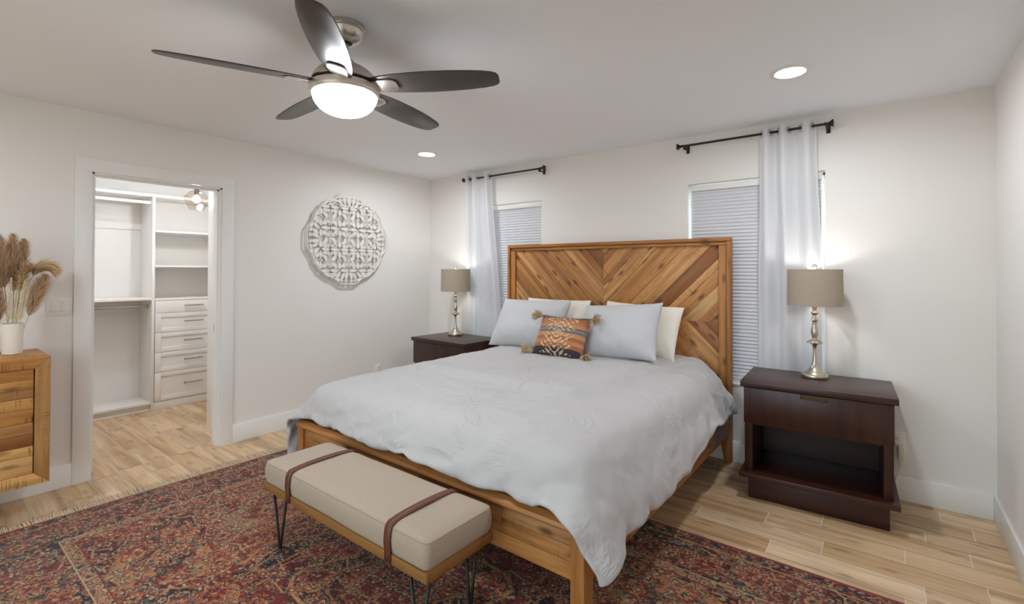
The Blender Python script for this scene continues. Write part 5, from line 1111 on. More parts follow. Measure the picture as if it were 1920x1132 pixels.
[-2,7,-11,3,9,-9,-14,17,-25,23,6,-11,25,-26,-8,44,-61,7,36,-9,-13,16,-4,4,-5,1,1,4,5,-19,11,11,-10,-9,3,-5,8,-11,5,3,8,-11,13,-4,-21,23,-9,-1,12,1,-28,22,-6,5,7,-1,25,-66,72,-31,-44,69,-34,9,1,-26,20,0,-1,13,-21,9,5,7,-7,-8],
[-8,15,25,-37,-4,11,20,-44,17,9,-5,-6,-22,41,10,-59,31,42,-27,-34,10,35,-22,8,-12,8,6,-6,-2,13,-14,-6,11,4,-5,-1,16,-13,-9,-2,4,14,-16,0,20,-23,7,2,-8,-1,14,-3,8,-8,-12,14,-36,56,-37,1,46,-67,30,3,-9,18,-2,-4,8,-14,9,-5,-4,-3,-3,14],
[-7,-4,-4,26,4,-11,-13,28,-18,-5,-4,22,-11,-12,-13,25,21,-18,-20,9,22,-34,25,-19,16,-4,-7,-1,3,-11,6,13,-9,15,-10,-2,-8,12,-4,4,0,-8,0,9,-10,10,1,1,-2,3,10,-18,-5,-3,6,1,24,-28,-11,26,-19,22,0,-13,13,-19,-10,31,-12,13,-7,-6,3,-1,-1,-11],
[-9,13,6,10,-29,7,10,-11,4,5,10,-18,3,1,-1,-6,18,-36,13,-3,12,24,-25,9,-1,-14,0,18,-4,2,1,-6,-2,-4,-2,0,6,-8,16,1,-19,10,9,-14,-4,10,-11,7,9,-9,-9,5,8,4,-5,2,-27,34,8,-38,33,-20,-6,26,-10,-11,20,-17,14,-13,-6,25,-20,2,-7,21],
[32,-32,-5,-12,31,-17,-16,29,0,-20,-3,15,-3,-10,8,23,-35,17,-16,26,-1,-14,-1,3,3,9,-6,-19,10,9,-3,1,-6,0,10,12,-20,6,-2,-7,1,9,-3,-1,5,-8,8,-4,-9,9,-3,9,-16,13,-13,12,13,-29,-12,48,-59,41,29,-58,20,16,-10,-8,-13,20,10,-13,11,4,-9,-15],
[4,0,0,4,2,-9,-10,-9,17,4,1,2,-13,2,1,14,-17,-7,12,-1,19,-29,16,6,-15,-3,7,13,-16,8,-10,-10,16,0,-4,-3,15,-10,2,1,14,-19,-1,10,-15,12,-9,2,3,2,6,-1,-17,9,19,-10,-15,21,-21,-13,64,-60,-15,73,-43,10,1,-11,18,-22,19,-22,27,-5,-8,6],
[20,-30,14,-8,-5,11,8,-13,-4,-1,3,-16,30,15,-12,-36,6,42,-31,30,-35,20,-4,-15,6,11,-1,-9,3,8,-5,-1,5,0,-2,-15,3,2,3,9,-21,16,-2,-5,23,-16,4,-1,3,-12,-1,0,21,-18,-10,19,12,-30,35,-20,-32,69,-42,-20,42,-29,14,12,-13,2,-17,25,-9,0,-1,-5],
[-22,41,-17,-6,-1,8,-5,10,-18,20,-14,19,-26,13,-17,20,8,-39,43,-23,3,8,-18,14,17,-27,2,5,7,-22,17,7,-2,-10,6,2,-1,22,-31,7,20,-22,6,-4,-10,5,3,1,-9,25,-15,-3,-3,8,8,-12,-2,17,-20,17,-22,4,42,-47,19,-2,-6,14,-8,9,-20,29,-12,0,-1,5],
[9,4,-21,19,-11,3,-14,10,27,-22,9,-30,26,-21,27,-22,6,5,2,8,-16,-13,16,-3,-8,18,2,-5,-7,13,-15,2,-1,4,-2,1,-5,-7,17,-19,-2,19,-5,8,-12,11,-10,3,9,-19,11,-1,7,-2,-9,-2,16,-11,5,-17,53,-70,23,30,-37,42,-19,-10,16,-17,20,-6,-17,7,5,9],
[6,-14,24,-5,13,-29,7,-6,-16,20,11,11,-12,-9,4,-5,-4,-1,9,-4,-14,24,-19,10,-9,16,-15,1,5,-1,2,7,-16,12,-1,11,-14,3,-6,19,-21,5,0,-5,11,1,-3,-1,1,-7,11,0,-13,3,6,2,1,-12,1,24,-49,68,-63,41,-8,-27,39,-20,3,10,2,-26,26,-1,-6,4],
[7,2,-4,-4,3,15,5,-26,8,-9,-12,-5,29,-15,3,16,-9,2,6,-33,34,-38,38,-18,10,-19,18,4,-6,-9,8,2,0,-10,13,-19,24,-18,10,-11,19,-16,5,1,5,-20,28,-20,2,16,-10,-7,12,-4,-7,1,-2,6,11,-18,12,-8,5,3,2,4,-6,10,-4,-6,-1,1,6,10,-3,-20],
[-15,10,14,8,-28,24,-22,30,-25,6,-2,25,-50,26,-10,20,-24,38,-52,44,-35,40,-28,12,-8,4,-11,0,10,6,-5,-1,4,4,-21,16,-11,17,-12,-1,-3,13,-9,8,-18,22,-27,21,2,-12,-1,7,0,4,3,-17,30,-20,5,-6,-2,-14,53,-69,23,40,-29,12,-7,3,-3,-7,-6,22,13,-10],
[2,2,-10,-2,26,-26,15,-30,35,-16,2,-6,16,3,10,-35,26,-40,37,-17,14,-28,29,-8,4,1,2,2,-4,-8,8,-7,-7,5,8,-5,3,-3,15,-8,4,-9,7,-4,19,-31,12,-6,-12,21,-2,-5,-1,-6,12,14,-21,21,-26,13,8,-18,-19,24,26,-56,46,-7,2,0,-12,13,6,-22,-8,44],
[0,2,15,-16,3,-7,-3,16,-22,19,12,-35,43,-38,13,16,-11,-18,14,-20,12,32,-29,-2,5,3,-1,-18,10,2,-2,-12,16,3,-6,8,6,-23,10,4,1,3,-15,2,-13,14,16,-5,3,-22,15,10,-20,17,-9,-1,8,-7,-4,10,-5,0,-2,11,-13,10,4,-11,13,4,-1,-16,15,-2,10,-36],
[17,-13,-12,6,-5,20,21,-34,15,-18,0,16,-30,22,-20,2,25,0,-13,2,10,-29,21,-3,-6,4,-7,25,-18,8,3,9,-8,-3,-6,-6,-13,30,-19,8,-2,-11,25,-14,14,2,-20,1,4,14,-14,-13,26,-10,-5,5,-27,35,1,-13,6,-6,-2,11,-24,32,-25,33,-15,5,-3,9,-9,-14,10,5],
[27,-18,16,-7,-23,14,-25,41,-18,16,-23,-7,18,-15,-11,37,-28,-2,-2,26,-28,38,-26,-3,8,-16,20,-11,8,-16,9,-8,5,-9,20,-8,6,-14,8,-4,12,2,-20,12,2,-8,10,3,-5,-9,12,-4,-5,9,-1,-2,8,-19,3,3,5,-3,3,-6,1,9,-1,-26,31,-5,13,-8,0,0,1,8],
[-10,26,-6,-3,22,-28,31,-41,18,-7,-5,29,-40,31,1,-43,8,43,-23,-12,21,-24,15,0,5,-3,-7,-11,10,10,-14,6,2,7,-5,1,-3,3,0,-4,-10,4,1,1,-4,11,-5,-10,21,-1,-22,19,2,-22,4,4,13,-12,37,-44,18,-2,10,-15,14,-23,6,20,-27,27,-15,15,-20,7,23,-6],
[7,7,-18,19,7,-19,-22,42,-24,13,-6,-9,18,-31,33,-44,50,-45,24,-11,7,12,-24,9,-4,13,-5,10,-12,10,-8,5,-16,4,3,3,7,-1,3,-7,-14,17,12,-10,-6,-2,0,15,-19,-1,19,-14,7,0,5,-15,18,-10,-21,40,-24,27,-20,-13,31,-30,6,13,5,-25,24,-3,-18,-1,18,18],
[15,-11,9,-3,-9,21,-7,-10,16,-23,38,-39,-5,15,-29,46,-30,30,-31,24,-9,-17,21,-4,-5,-1,5,-9,6,-4,8,-9,14,-17,8,-5,10,-2,-17,14,5,-7,-3,0,-1,7,-3,-7,-2,4,1,-1,-11,13,-2,12,-10,14,-15,13,-39,23,5,7,-11,20,-11,-15,8,11,-14,11,14,25,-45,48],
[2,6,-3,-5,-12,15,-9,14,-12,15,-22,12,-10,21,-5,-29,24,5,18,-34,8,14,-17,10,-8,12,-22,12,9,-4,-12,14,-14,10,-12,16,-19,9,4,-5,8,-13,6,3,-7,0,4,6,-1,-5,1,1,2,-3,13,-24,-9,28,11,-53,69,-25,-38,52,-54,41,-5,-12,1,20,-16,22,-9,-22,16,-40],
[10,-6,12,6,-17,-16,43,-32,20,-23,-10,31,-5,-22,0,30,-40,18,6,26,-24,-20,14,-8,6,-11,19,0,-13,-6,7,4,5,2,-6,-2,-3,-3,8,-8,15,-3,-7,6,4,4,-14,4,12,-10,-6,9,-3,-1,-24,38,2,-24,-4,30,-51,25,38,-58,38,-28,13,13,-1,-38,52,-52,51,-4,-14,-8],
[6,9,-31,3,50,-20,-27,27,-27,34,-13,-20,35,-36,7,19,17,-60,42,-31,14,21,-34,21,-10,8,-11,-12,18,-3,13,-23,10,0,6,-7,12,-13,10,10,-14,13,-2,-20,13,-9,4,-1,-9,24,-6,-7,9,-15,17,-10,-19,34,-31,28,19,-63,40,10,-20,17,-10,-13,23,-2,-23,14,-20,28,-3,-10],
[5,-8,37,-34,-22,35,-4,-20,32,-38,38,-8,-26,49,-24,-23,-12,70,-57,21,-2,-21,30,-23,9,2,-4,4,-5,10,-17,19,-9,-4,0,-9,2,11,-9,-2,1,-6,0,23,-11,3,-3,-6,6,-3,5,-8,6,3,-5,2,0,-10,41,-39,-10,38,-36,21,8,-21,-1,18,-36,33,6,-4,-21,-8,-2,24],
[14,-3,-16,37,-32,-7,16,5,-33,26,-6,-25,38,-39,60,-34,1,2,-26,45,-18,-18,18,-12,7,-12,14,3,-6,-8,7,6,-10,0,2,23,-13,-11,2,17,-19,10,-2,-11,18,-22,14,4,-3,-11,2,22,-11,-10,4,-10,33,-31,-3,31,5,-41,44,-42,4,5,8,-7,16,-6,-25,32,-7,-4,1,-37],
[24,-5,-10,-24,43,-20,-2,-3,4,-4,-5,43,-54,27,-37,60,-28,-22,40,-54,28,11,-21,14,1,-3,-9,12,-12,6,6,-20,22,0,-4,-8,6,7,-11,-13,21,-11,6,7,-23,16,6,-11,-2,12,3,-22,1,23,3,-10,2,-5,28,-31,-4,11,-16,34,-17,-5,4,4,-2,-18,13,-26,25,-23,22,7],
[5,1,1,31,-49,23,-21,18,14,-28,0,6,-14,33,-33,19,10,5,-40,53,-22,-20,15,-3,-13,10,12,-8,2,-15,7,11,-14,15,-14,0,0,7,10,-8,-6,7,-14,-8,14,3,-11,0,10,-3,-5,2,6,-3,-7,8,-22,36,-16,3,-1,33,-15,-35,39,-27,0,12,0,14,-23,14,-12,32,-34,7],
[15,-1,-11,-10,48,-41,25,-37,12,31,-17,-37,58,-75,76,-69,65,-29,28,-42,11,15,-19,3,1,-4,-2,-2,5,12,-7,-1,2,-21,23,-8,0,-12,12,3,-5,-3,21,-6,-3,-1,9,-2,-4,-5,0,13,-12,0,-7,-1,11,-2,-40,66,-16,-16,14,0,-21,27,-16,-8,1,-1,18,-23,20,-32,51,-15],
[-2,7,20,-24,-26,49,-31,32,-26,-19,43,-2,-33,50,-76,79,-76,67,-21,9,-28,21,-17,-12,20,0,-3,-1,-1,2,-3,3,5,4,-15,1,10,4,-19,1,9,7,-27,23,-3,0,-12,15,-16,3,15,-22,8,4,10,1,2,-21,21,3,-19,28,-41,38,-25,41,-21,-22,4,-10,22,13,-15,16,-54,66],
[33,-15,-6,-5,0,-33,13,13,-5,27,-54,49,-33,9,33,-42,47,-53,48,-35,38,-55,35,9,-19,-5,11,0,-11,5,-1,-10,12,-5,15,-1,-16,2,19,-5,-5,-20,23,-5,-8,2,10,-13,19,-3,-18,20,-3,-8,-9,5,-7,29,-1,-38,56,-36,21,-22,27,-60,31,11,-7,0,2,2,-5,5,23,-77],
[-9,19,3,8,-34,38,-25,-9,26,-32,28,-45,75,-58,41,-29,19,-14,-24,50,-35,35,-31,5,0,13,-20,4,12,-4,-6,16,-33,14,-4,-5,9,12,-18,11,-7,12,-6,-2,6,-13,1,15,-1,-14,9,-7,-4,2,15,-5,-11,1,33,-28,34,-24,-16,29,-49,42,-4,-2,-8,-3,-11,27,-20,9,-31,55],
[26,-26,12,-15,-1,-14,53,-27,-32,32,19,-18,-48,76,-59,72,-50,16,-2,-1,-15,1,-1,-6,5,-13,16,1,-5,0,6,-13,17,0,-4,2,1,-17,11,-5,8,-2,2,-6,-1,15,-10,-9,1,10,-8,2,8,6,-14,0,15,-12,19,7,-39,37,-8,-17,32,-41,-3,-8,34,-2,-20,-11,26,-21,25,-51],
[75,-50,-25,36,-15,-22,-33,39,33,-62,-5,61,-7,-65,69,-50,34,0,2,-41,51,-38,23,-14,13,10,-22,-10,7,12,-8,1,9,-15,10,3,-10,8,-2,-4,9,2,-9,6,-1,-3,14,-6,-1,-4,-5,11,-8,-11,7,8,3,-2,-32,50,-29,20,0,-26,10,-26,14,22,-46,10,42,-38,33,-3,-4,9],
[58,6,-47,-12,64,-48,-5,-33,-16,63,-38,-30,20,47,-35,25,-2,-20,5,21,-43,40,-18,11,-25,-4,16,12,-4,-10,3,2,-13,17,-14,-3,16,-6,-3,8,-10,-1,8,-3,5,-3,-3,-1,-11,7,4,1,-7,14,-6,8,-11,18,2,-32,53,-33,0,4,-33,32,-15,-16,18,15,-26,33,-38,13,12,2],
[39,-4,29,-40,-6,56,-40,-17,-20,-27,5,16,25,-16,-11,20,1,4,-20,-8,14,-5,-14,10,18,-4,-2,-1,-8,1,3,2,3,-8,4,12,-7,8,-17,0,-3,2,9,-12,6,-7,2,12,2,-5,10,-21,12,-2,3,-16,14,-6,-2,4,-14,25,-18,-2,-4,11,-20,30,-13,-3,9,30,-4,-3,-19,-8],
],
]
dv = np.cumsum(np.cumsum(np.array(DUVET), axis=2), axis=1).transpose(1, 2, 0) * 0.0005
# the hem beside the nightstand rests against it: gap for the furniture
sel = (dv[:, :, 1] > -.70) & (dv[:, :, 0] < 1.18)
dv[:, :, 0][sel] = 1.18 - (1.18 - dv[:, :, 0][sel]) * .08
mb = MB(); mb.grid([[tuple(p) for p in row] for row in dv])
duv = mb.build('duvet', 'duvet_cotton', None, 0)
tag(duv, 'white duvet spread over the bed and hanging over its foot', 'duvet')
m = duv.modifiers.new('thick', 'SOLIDIFY'); m.thickness = .022; m.offset = 1.0; m.use_rim = True
m = duv.modifiers.new('soft', 'SUBSURF'); m.levels = 1; m.render_levels = 1

# pillows
def pillow(name, mat, w_, h_, t_, label, cat, loc, tilt, roll=0.0, yaw=0.0, ear=.05, seed=1, uv=False, wr=.006, group=None):
    N = 44
    def side(s):
        G = []
        for j in range(N + 1):
            row = []
            v = -1 + 2 * j / N
            for i in range(N + 1):
                u = -1 + 2 * i / N
                # ease the samples toward the rim
                uu = math.sin(u * PI / 2); vv = math.sin(v * PI / 2)
                th = (max(0, 1 - abs(uu) ** 2.6) * max(0, 1 - abs(vv) ** 2.6)) ** .55
                px = w_ / 2 * uu * (1 - ear * (1 - vv * vv))
                pz = h_ / 2 * vv * (1 - ear * 1.2 * (1 - uu * uu))
                sag = 1 + .22 * (-vv) * (1 - uu * uu)
                y = s * t_ / 2 * th * sag
                e = max(abs(uu), abs(vv))
                k1 = wr * mnoise.noise(Vector((uu * 3.2 + seed, vv * 2.4, s * 2.0))) * (.35 + e)
                k2 = wr * .8 * mnoise.noise(Vector((uu * 9 + seed, vv * 3.0 + uu * 4, 5 + s))) * e * (1 - e ** 8)
                row.append((px, y + (k1 + k2) * (th > 0.02), pz + h_ / 2))
            G.append(row)
        return G
    mb = MB()
    f = (lambda a, b: (math.sin((2 * a - 1) * PI / 2), math.sin((2 * b - 1) * PI / 2))) if uv else None
    mb.grid(side(-1), f)
    mb.grid(side(1), f)
    bmesh.ops.remove_doubles(mb.bm, verts=mb.bm.verts[:], dist=.0004)
    o = mb.build(name, mat, None, 0)
    o.rotation_mode = 'QUATERNION'
    R_ = Matrix.Rotation(yaw, 4, 'Z') @ Matrix.Rotation(-tilt, 4, 'X') @ Matrix.Rotation(roll, 4, 'Y')
    o.matrix_world = Matrix.Translation(loc) @ R_
    return tag(o, label, cat, group)
D = math.radians
pillow('bed_pillow', 'pillow_ivory', .66, .43, .17, 'ivory pillow against the headboard, behind the pillow nearest the corner lamp', 'pillow', (1.85, -.33, .748), D(24), D(0), 0, .04, 2, group='bed pillows')
pillow('bed_pillow', 'pillow_ivory', .64, .42, .17, 'ivory pillow against the headboard, at the end by the nearer nightstand', 'pillow', (2.63, -.33, .748), D(24), D(2.5), 0, .04, 7, group='bed pillows')
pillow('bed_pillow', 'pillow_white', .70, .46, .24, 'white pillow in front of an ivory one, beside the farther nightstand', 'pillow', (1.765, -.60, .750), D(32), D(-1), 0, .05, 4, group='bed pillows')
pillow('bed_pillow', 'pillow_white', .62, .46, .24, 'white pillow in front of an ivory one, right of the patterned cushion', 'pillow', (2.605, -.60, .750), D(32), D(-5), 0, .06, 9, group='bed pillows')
tp = pillow('throw_pillow', 'kilim_weave', .425, .33, .14, 'small rust and navy woven cushion with tan corner tassels', 'cushion', (2.232, -.800, .757), D(31), D(1.5), D(3), .05, 13, True, .004)
def tassel(parent, cx, cz, sx, sz, seed, fl=0.0):
    rr = random.Random(seed)
    mb = MB()
    d0 = Vector((sx * .75, -.25 + fl, sz * .55)).normalized()
    for i in range(110):
        L = .066 + .026 * rr.random()
        sp = Vector((rr.gauss(0, .36), rr.gauss(0, .36), rr.gauss(0, .36)))
        dd = (d0 + sp).normalized()
        p0 = Vector((cx, -.004, cz)) + Vector((rr.gauss(0, .004), rr.gauss(0, .004), rr.gauss(0, .004)))
        p1 = p0 + d0 * .016
        p2 = p1 + dd * L * .55
        p3 = p2 + (dd * .6 + Vector((0, -.1, -.35))).normalized() * L * .4
        mb.tube([p0, p1, p2, p3], [.0026, .0030, .0024, .0015], 4)
    mb.lathe([(0, -.006), (.009, -.006), (.011, 0), (.009, .006), (0, .006)], 10, (cx + d0.x * .012, -.004 + d0.y * .012, cz + d0.z * .012))
    mb.build('tassel', 'tassel_yarn', parent, 0)
tassel(tp, -.203, .318, -1, -.15, 1, -.1); tassel(tp, .203, .318, 1, -.1, 2, -.1)
tassel(tp, -.203, .018, -1, .2, 3); tassel(tp, .203, .018, 1, .05, 4)

# ------------------------------------------------------------------ nightstands and lamps
def nightstand(loc, rot, label):
    t = thing('nightstand', label, 'nightstand', loc, rot, 'dark wood nightstands')
    MB().box(-.3825, .3825, -.26, .26, .687, .722, .003, 'x').build('top', 'espresso', t)
    mb = MB()
    mb.box(-.362, -.318, -.225, .250, .168, .6865, .002, 'z'); mb.box(.318, .362, -.225, .250, .168, .6865, .002, 'z')
    mb.box(-.317, .317, .225, .250, .168, .6865, 0, 'x'); mb.box(-.317, .317, -.215, .224, .452, .466, .001, 'x')
    mb.build('carcass', 'espresso', t)
    dr = MB().box(-.364, .364, -.246, -.226, .468, .682, .002, 'z').build('drawer', 'espresso', t)
    mb = MB()
    mb.box(-.066, .066, -.2505, -.2455, .652, .6575, .001).box(-.066, -.060, -.2505, -.2455, .658, .681, .001).box(.060, .066, -.2505, -.2455, .658, .681, .001)
    mb.box(-.060, .060, -.2478, -.2462, .658, .681)
    mb.build('pull', 'bronze_pull', dr)
    MB().box(-.388, .388, -.268, .250, .137, .1675, .003, 'x').build('lower_shelf', 'espresso', t)
    MB().box(-.345, .345, -.208, .240, .001, .1365, .002, 'x').build('plinth', 'espresso', t)
    return t
NS_R = ((3.818, -.322), D(3.0)); NS_L = ((.765, -.345), D(-2.0))
nightstand((*NS_R[0], 0), NS_R[1], 'dark wood nightstand with drawer and open shelf on the window side near the right wall')
nightstand((*NS_L[0], 0), NS_L[1], 'dark wood nightstand in the far corner, mostly hidden by the bed')

def table_lamp(loc, label):
    t = thing('table_lamp', label, 'lamp', loc, D(200), 'nickel table lamps')
    MB().lathe([(0, 0), (.074, 0), (.076, .003), (.076, .021), (.074, .024), (.066, .025), (0, .025)], 56).build('base', 'lamp_nickel', t)
    MB().lathe([(0, .024), (.064, .025), (.062, .029), (.045, .040), (.030, .056), (.019, .078), (.0125, .108), (.0095, .145), (.010, .180), (.0125, .203), (.018, .209),
                (.038, .215), (.046, .220), (.044, .226), (.026, .236), (.015, .243), (.0135, .248), (.016, .256), (.0205, .275), (.0212, .292), (.018, .312), (.013, .330),
                (.012, .337), (.0155, .341), (.0155, .345), (.011, .349), (.0165, .356), (.020, .361), (.018, .368), (.011, .385), (.0095, .393), (.0185, .401), (.0215, .407), (.0195, .413),
                (.0105, .421), (.011, .432), (.0155, .447), (.0165, .455), (.0165, .462), (0, .462)], 40).build('stem', 'lamp_nickel', t)
    MB().lathe([(0, .462), (.012, .462), (.012, .470), (.0165, .474), (.0165, .565), (.0, .565)], 24).build('socket', 'bronze_pull', t)
    bulb = [(.0, .565), (.013, .566), (.015, .580)]
    for i in range(0, 11):
        a = -PI / 3 + (PI / 2 + PI / 3) * i / 10
        bulb.append((.030 * math.cos(a), .618 + .030 * math.sin(a)))
    bulb[-1] = (0, .648)
    MB().lathe(bulb, 24).build('bulb', 'lamp_glow', t)
    RB, RT, Z0, Z1 = .153, .150, .455, .684
    mb = MB(); mb.lathe([(RB, Z0), (RT, Z1), (RT - .0025, Z1), (RB - .0025, Z0), (RB, Z0)], 72)
    sh = mb.build('shade', 'shade_linen', t, 40)
    mb = MB()
    for a in range(3):
        an = 2 * PI * a / 3
        mb.tube([(0, 0, Z1 - .014), (math.cos(an) * (RT - .003), math.sin(an) * (RT - .003), Z1 - .004)], .0016, 6)
    hp = [(.0, .0)]
    for s in (-1, 1):
        mb.tube([(s * .0165, 0, .545), (s * .040, 0, .585), (s * .044, 0, .630), (s * .022, 0, .662), (0, 0, Z1 - .012)], .0016, 6)
    mb.build('harp', 'lamp_nickel', sh, 0)
    MB().lathe([(0, Z1 - .014), (.008, Z1 - .014), (.008, Z1 - .006), (.005, Z1), (.009, Z1 + .004), (0, Z1 + .004)], 20).build('finial_base', 'lamp_nickel', sh)
    MB().lathe([(0, Z1 + .003)] + [(.0165 * math.sin(PI * i / 12), Z1 + .0185 - .0165 * math.cos(PI * i / 12)) for i in range(1, 12)] + [(0, Z1 + .035)], 24).build('finial', 'finial_crystal', sh)
    return t
table_lamp((3.803, -.215, .7225), 'nickel table lamp with drum shade on the nearer nightstand')
table_lamp((.640, -.228, .7225), 'nickel table lamp with drum shade in the far corner of the room')

# ------------------------------------------------------------------ bench
BN = (2.300, -2.480)
bn = thing('bench', 'upholstered bench with leather straps and hairpin legs at the foot of the bed', 'bench', (*BN, 0.0102))
bx, by = .600, .180
mb = MB()
mb.box(-bx, bx, -by, -by + .016, .290, .328, .0015, 'x'); mb.box(-bx, bx, by - .016, by, .290, .328, .0015, 'x')
mb.box(-bx, -bx + .016, -by + .016, by - .016, .290, .328, .0015, 'y'); mb.box(bx - .016, bx, -by + .016, by - .016, .290, .328, .0015, 'y')
mb.box(-bx + .016, bx - .016, -by + .016, by - .016, .292, .304, 0, 'x')
mb.build('frame', 'bench_oak', bn)
# cushion: boxed foam with a soft crown
def cushion():
    N, Mm = 90, 40
    cx_, cy_, z0, z1 = bx - .003, by - .003, .322, .428
    mb = MB()
    prof = []       # inset, z from the lower edge to the top edge
    for i in range(7):
        a = PI / 2 * i / 6
        prof.append((.016 * (1 - math.cos(PI / 2 - a)) if False else .016 * (1 - math.sin(PI / 2 * 0 + a)), z0 + .0))
    def ring(ins, z):
        P = []
        n1, n2 = 60, 20
        for i in range(n1): P.append((-cx_ + ins + (2 * (cx_ - ins)) * i / n1, -cy_ + ins))
        for i in range(n2): P.append((cx_ - ins, -cy_ + ins + 2 * (cy_ - ins) * i / n2))
        for i in range(n1): P.append((cx_ - ins - 2 * (cx_ - ins) * i / n1, cy_ - ins))
        for i in range(n2): P.append((-cx_ + ins, cy_ - ins - 2 * (cy_ - ins) * i / n2))
        R_ = .024
        out = []
        for x, y in P:
            # round the corners
            qx, qy = abs(x) - (cx_ - ins - R_), abs(y) - (cy_ - ins - R_)
            if qx > 0 and qy > 0:
                l = math.hypot(qx, qy)
                if l > R_:
                    x = math.copysign(cx_ - ins - R_ + qx / l * R_, x); y = math.copysign(cy_ - ins - R_ + qy / l * R_, y)
            w_ = .0035 * mnoise.noise(Vector((x * 4, y * 4, z * 6)))
            out.append((x + w_ * .5, y + w_, z))
        return out
    rings = []
    for ins, z in ((.012, z0), (.004, z0 + .008), (.0, z0 + .025), (-.004, z0 + .055), (-.001, z0 + .085), (.001, z1 - .012), (.004, z1 - .004), (.010, z1 + .001)):
        rings.append(ring(ins, z))
    for kk in range(1, 13):
        f = kk / 12
        base = rings[7]
        row = []
        for x, y, z in base:
            xx, yy = x * (1 - f * .985), y * (1 - f * .985)
            ed = 1 - max(abs(xx) / cx_, abs(yy) / cy_) ** 3
            row.append((xx, yy, z1 + .001 + .016 * max(0, ed) ** .8 + .0025 * mnoise.noise(Vector((xx * 5, yy * 6, 3)))))
        rings.append(row)
    n = len(rings[0])
    VV = [[mb.bm.verts.new(p) for p in r] for r in rings]
    for a in range(len(VV) - 1):
        for i in range(n):
            mb._face((VV[a][i], VV[a][(i + 1) % n], VV[a + 1][(i + 1) % n], VV[a + 1][i]), None, (.5, .5), True)
    mb._face(VV[-1], None, (.5, .5), True); mb._face(list(reversed(VV[0])))
    cu = mb.build('cushion', 'bench_linen', bn, 0)
    MB().tube(rings[6], .0022, 6, True).build('piping', 'bench_linen', cu, 0)
cushion()
for X in (1.950 - BN[0], 2.690 - BN[0]):
    path = [(-by - .0035, .296), (-by - .0035, .332), (-by - .007, .370), (-by - .0045, .405), (-by + .002, .428), (-by + .014, .438), (-by + .05, .4435), (-.08, .4475), (0, .449), (.08, .4475), (by - .05, .4435), (by - .014, .438), (by - .002, .428), (by + .0045, .405), (by + .007, .370), (by + .0035, .332), (by + .0035, .296)]
    G = [[(X - .0185, y, z), (X + .0185, y, z)] for y, z in path]
    mb = MB(); mb.grid(G)
    st = mb.build('strap', 'strap_leather', bn, 0)
    m = st.modifiers.new('thick', 'SOLIDIFY'); m.thickness = .004; m.offset = 0
    for s in (-1, 1):
        mb = MB(); mb.lathe([(0, 0), (.0055, 0), (.005, .002), (.003, .0035), (0, .004)], 16, (0, 0, 0), Matrix.Translation((X, s * (by + .0055), .309)) @ Matrix.Rotation(-s * PI / 2, 4, 'X'))
        mb.build('rivet', 'bronze_pull', st)
for sx in (-1, 1):
    for sy in (-1, 1):
        tx, ty = sx * (bx - .085), sy * (by - .045)
        mb = MB()
        a, b = Vector((tx - .042, ty + sy * .012, .289)), Vector((tx + .042, ty - sy * .012, .289))
        c_ = Vector((tx, ty, .006))
        mb.tube([a, c_ + (a - c_) * .03 + Vector((-.004, 0, 0)), c_ + Vector((-.003, 0, 0)), c_ + Vector((.003, 0, 0)), c_ + (b - c_) * .03 + Vector((.004, 0, 0)), b], .0066, 8)
        mb.box(tx - .055, tx + .055, ty - .022, ty + .022, .286, .290, .001)
        mb.build('hairpin_leg', 'black_iron', bn, 0)

# ------------------------------------------------------------------ dresser, vase, dried grasses
ds = thing('dresser', 'acacia plank dresser beside the closet doorway', 'dresser', (.235, -3.955, 0))
dx, dy, z0, z1 = .214, .699, .203, .905
mb = MB()
mb.poly_prism([(-dy, z1), (dy, z1), (dy - .062, z1 - .062), (-dy + .062, z1 - .062)], 'x', dx - .42, dx, .0025, 'y')
mb.poly_prism([(-dy, z0), (dy, z0), (dy - .062, z0 + .062), (-dy + .062, z0 + .062)], 'x', dx - .42, dx, .0025, 'y')
for s in (-1, 1):
    mb.poly_prism([(s * dy, z0), (s * dy, z1), (s * (dy - .062), z1 - .062), (s * (dy - .062), z0 + .062)], 'x', dx - .42, dx, .0025, 'z')
mb.build('case', 'acacia_dresser', ds)
MB().box(-dx + .008, -dx + .02, -dy + .062, dy - .062, z0 + .062, z1 - .062, 0, 'y').build('back_panel', 'acacia_dresser', ds)
rows = [.843, .782, .732, .682, .621, .547, .485, .418, .365, .267]
rr = random.Random(3)
pos = [-(dy - .065), -.21, .21, dy - .065]
tones = [.55, .45, .06, .35, .62, .95, .02, .25, .72]
for a, b in zip(pos, pos[1:]):
    mb = MB()
    for i, (t_, b_) in enumerate(zip(rows, rows[1:])):
        q = tones[i] if b > .3 else rr.random()
        mb.box(dx - .034, dx - .015, a + .0015, b - .0015, b_ + .0006, t_ - .0006, .0015, 'y', (q, rr.random()))
    mb.build('door', 'acacia_dresser', ds)
for sx in (-1, 1):
    for sy in (-1, 1):
        MB().box(sx * .09 - .02, sx * .09 + .02, sy * (dy - .26) - .02, sy * (dy - .26) + .02, .001, z0, .003, 'z').build('leg', 'acacia_frame', ds)

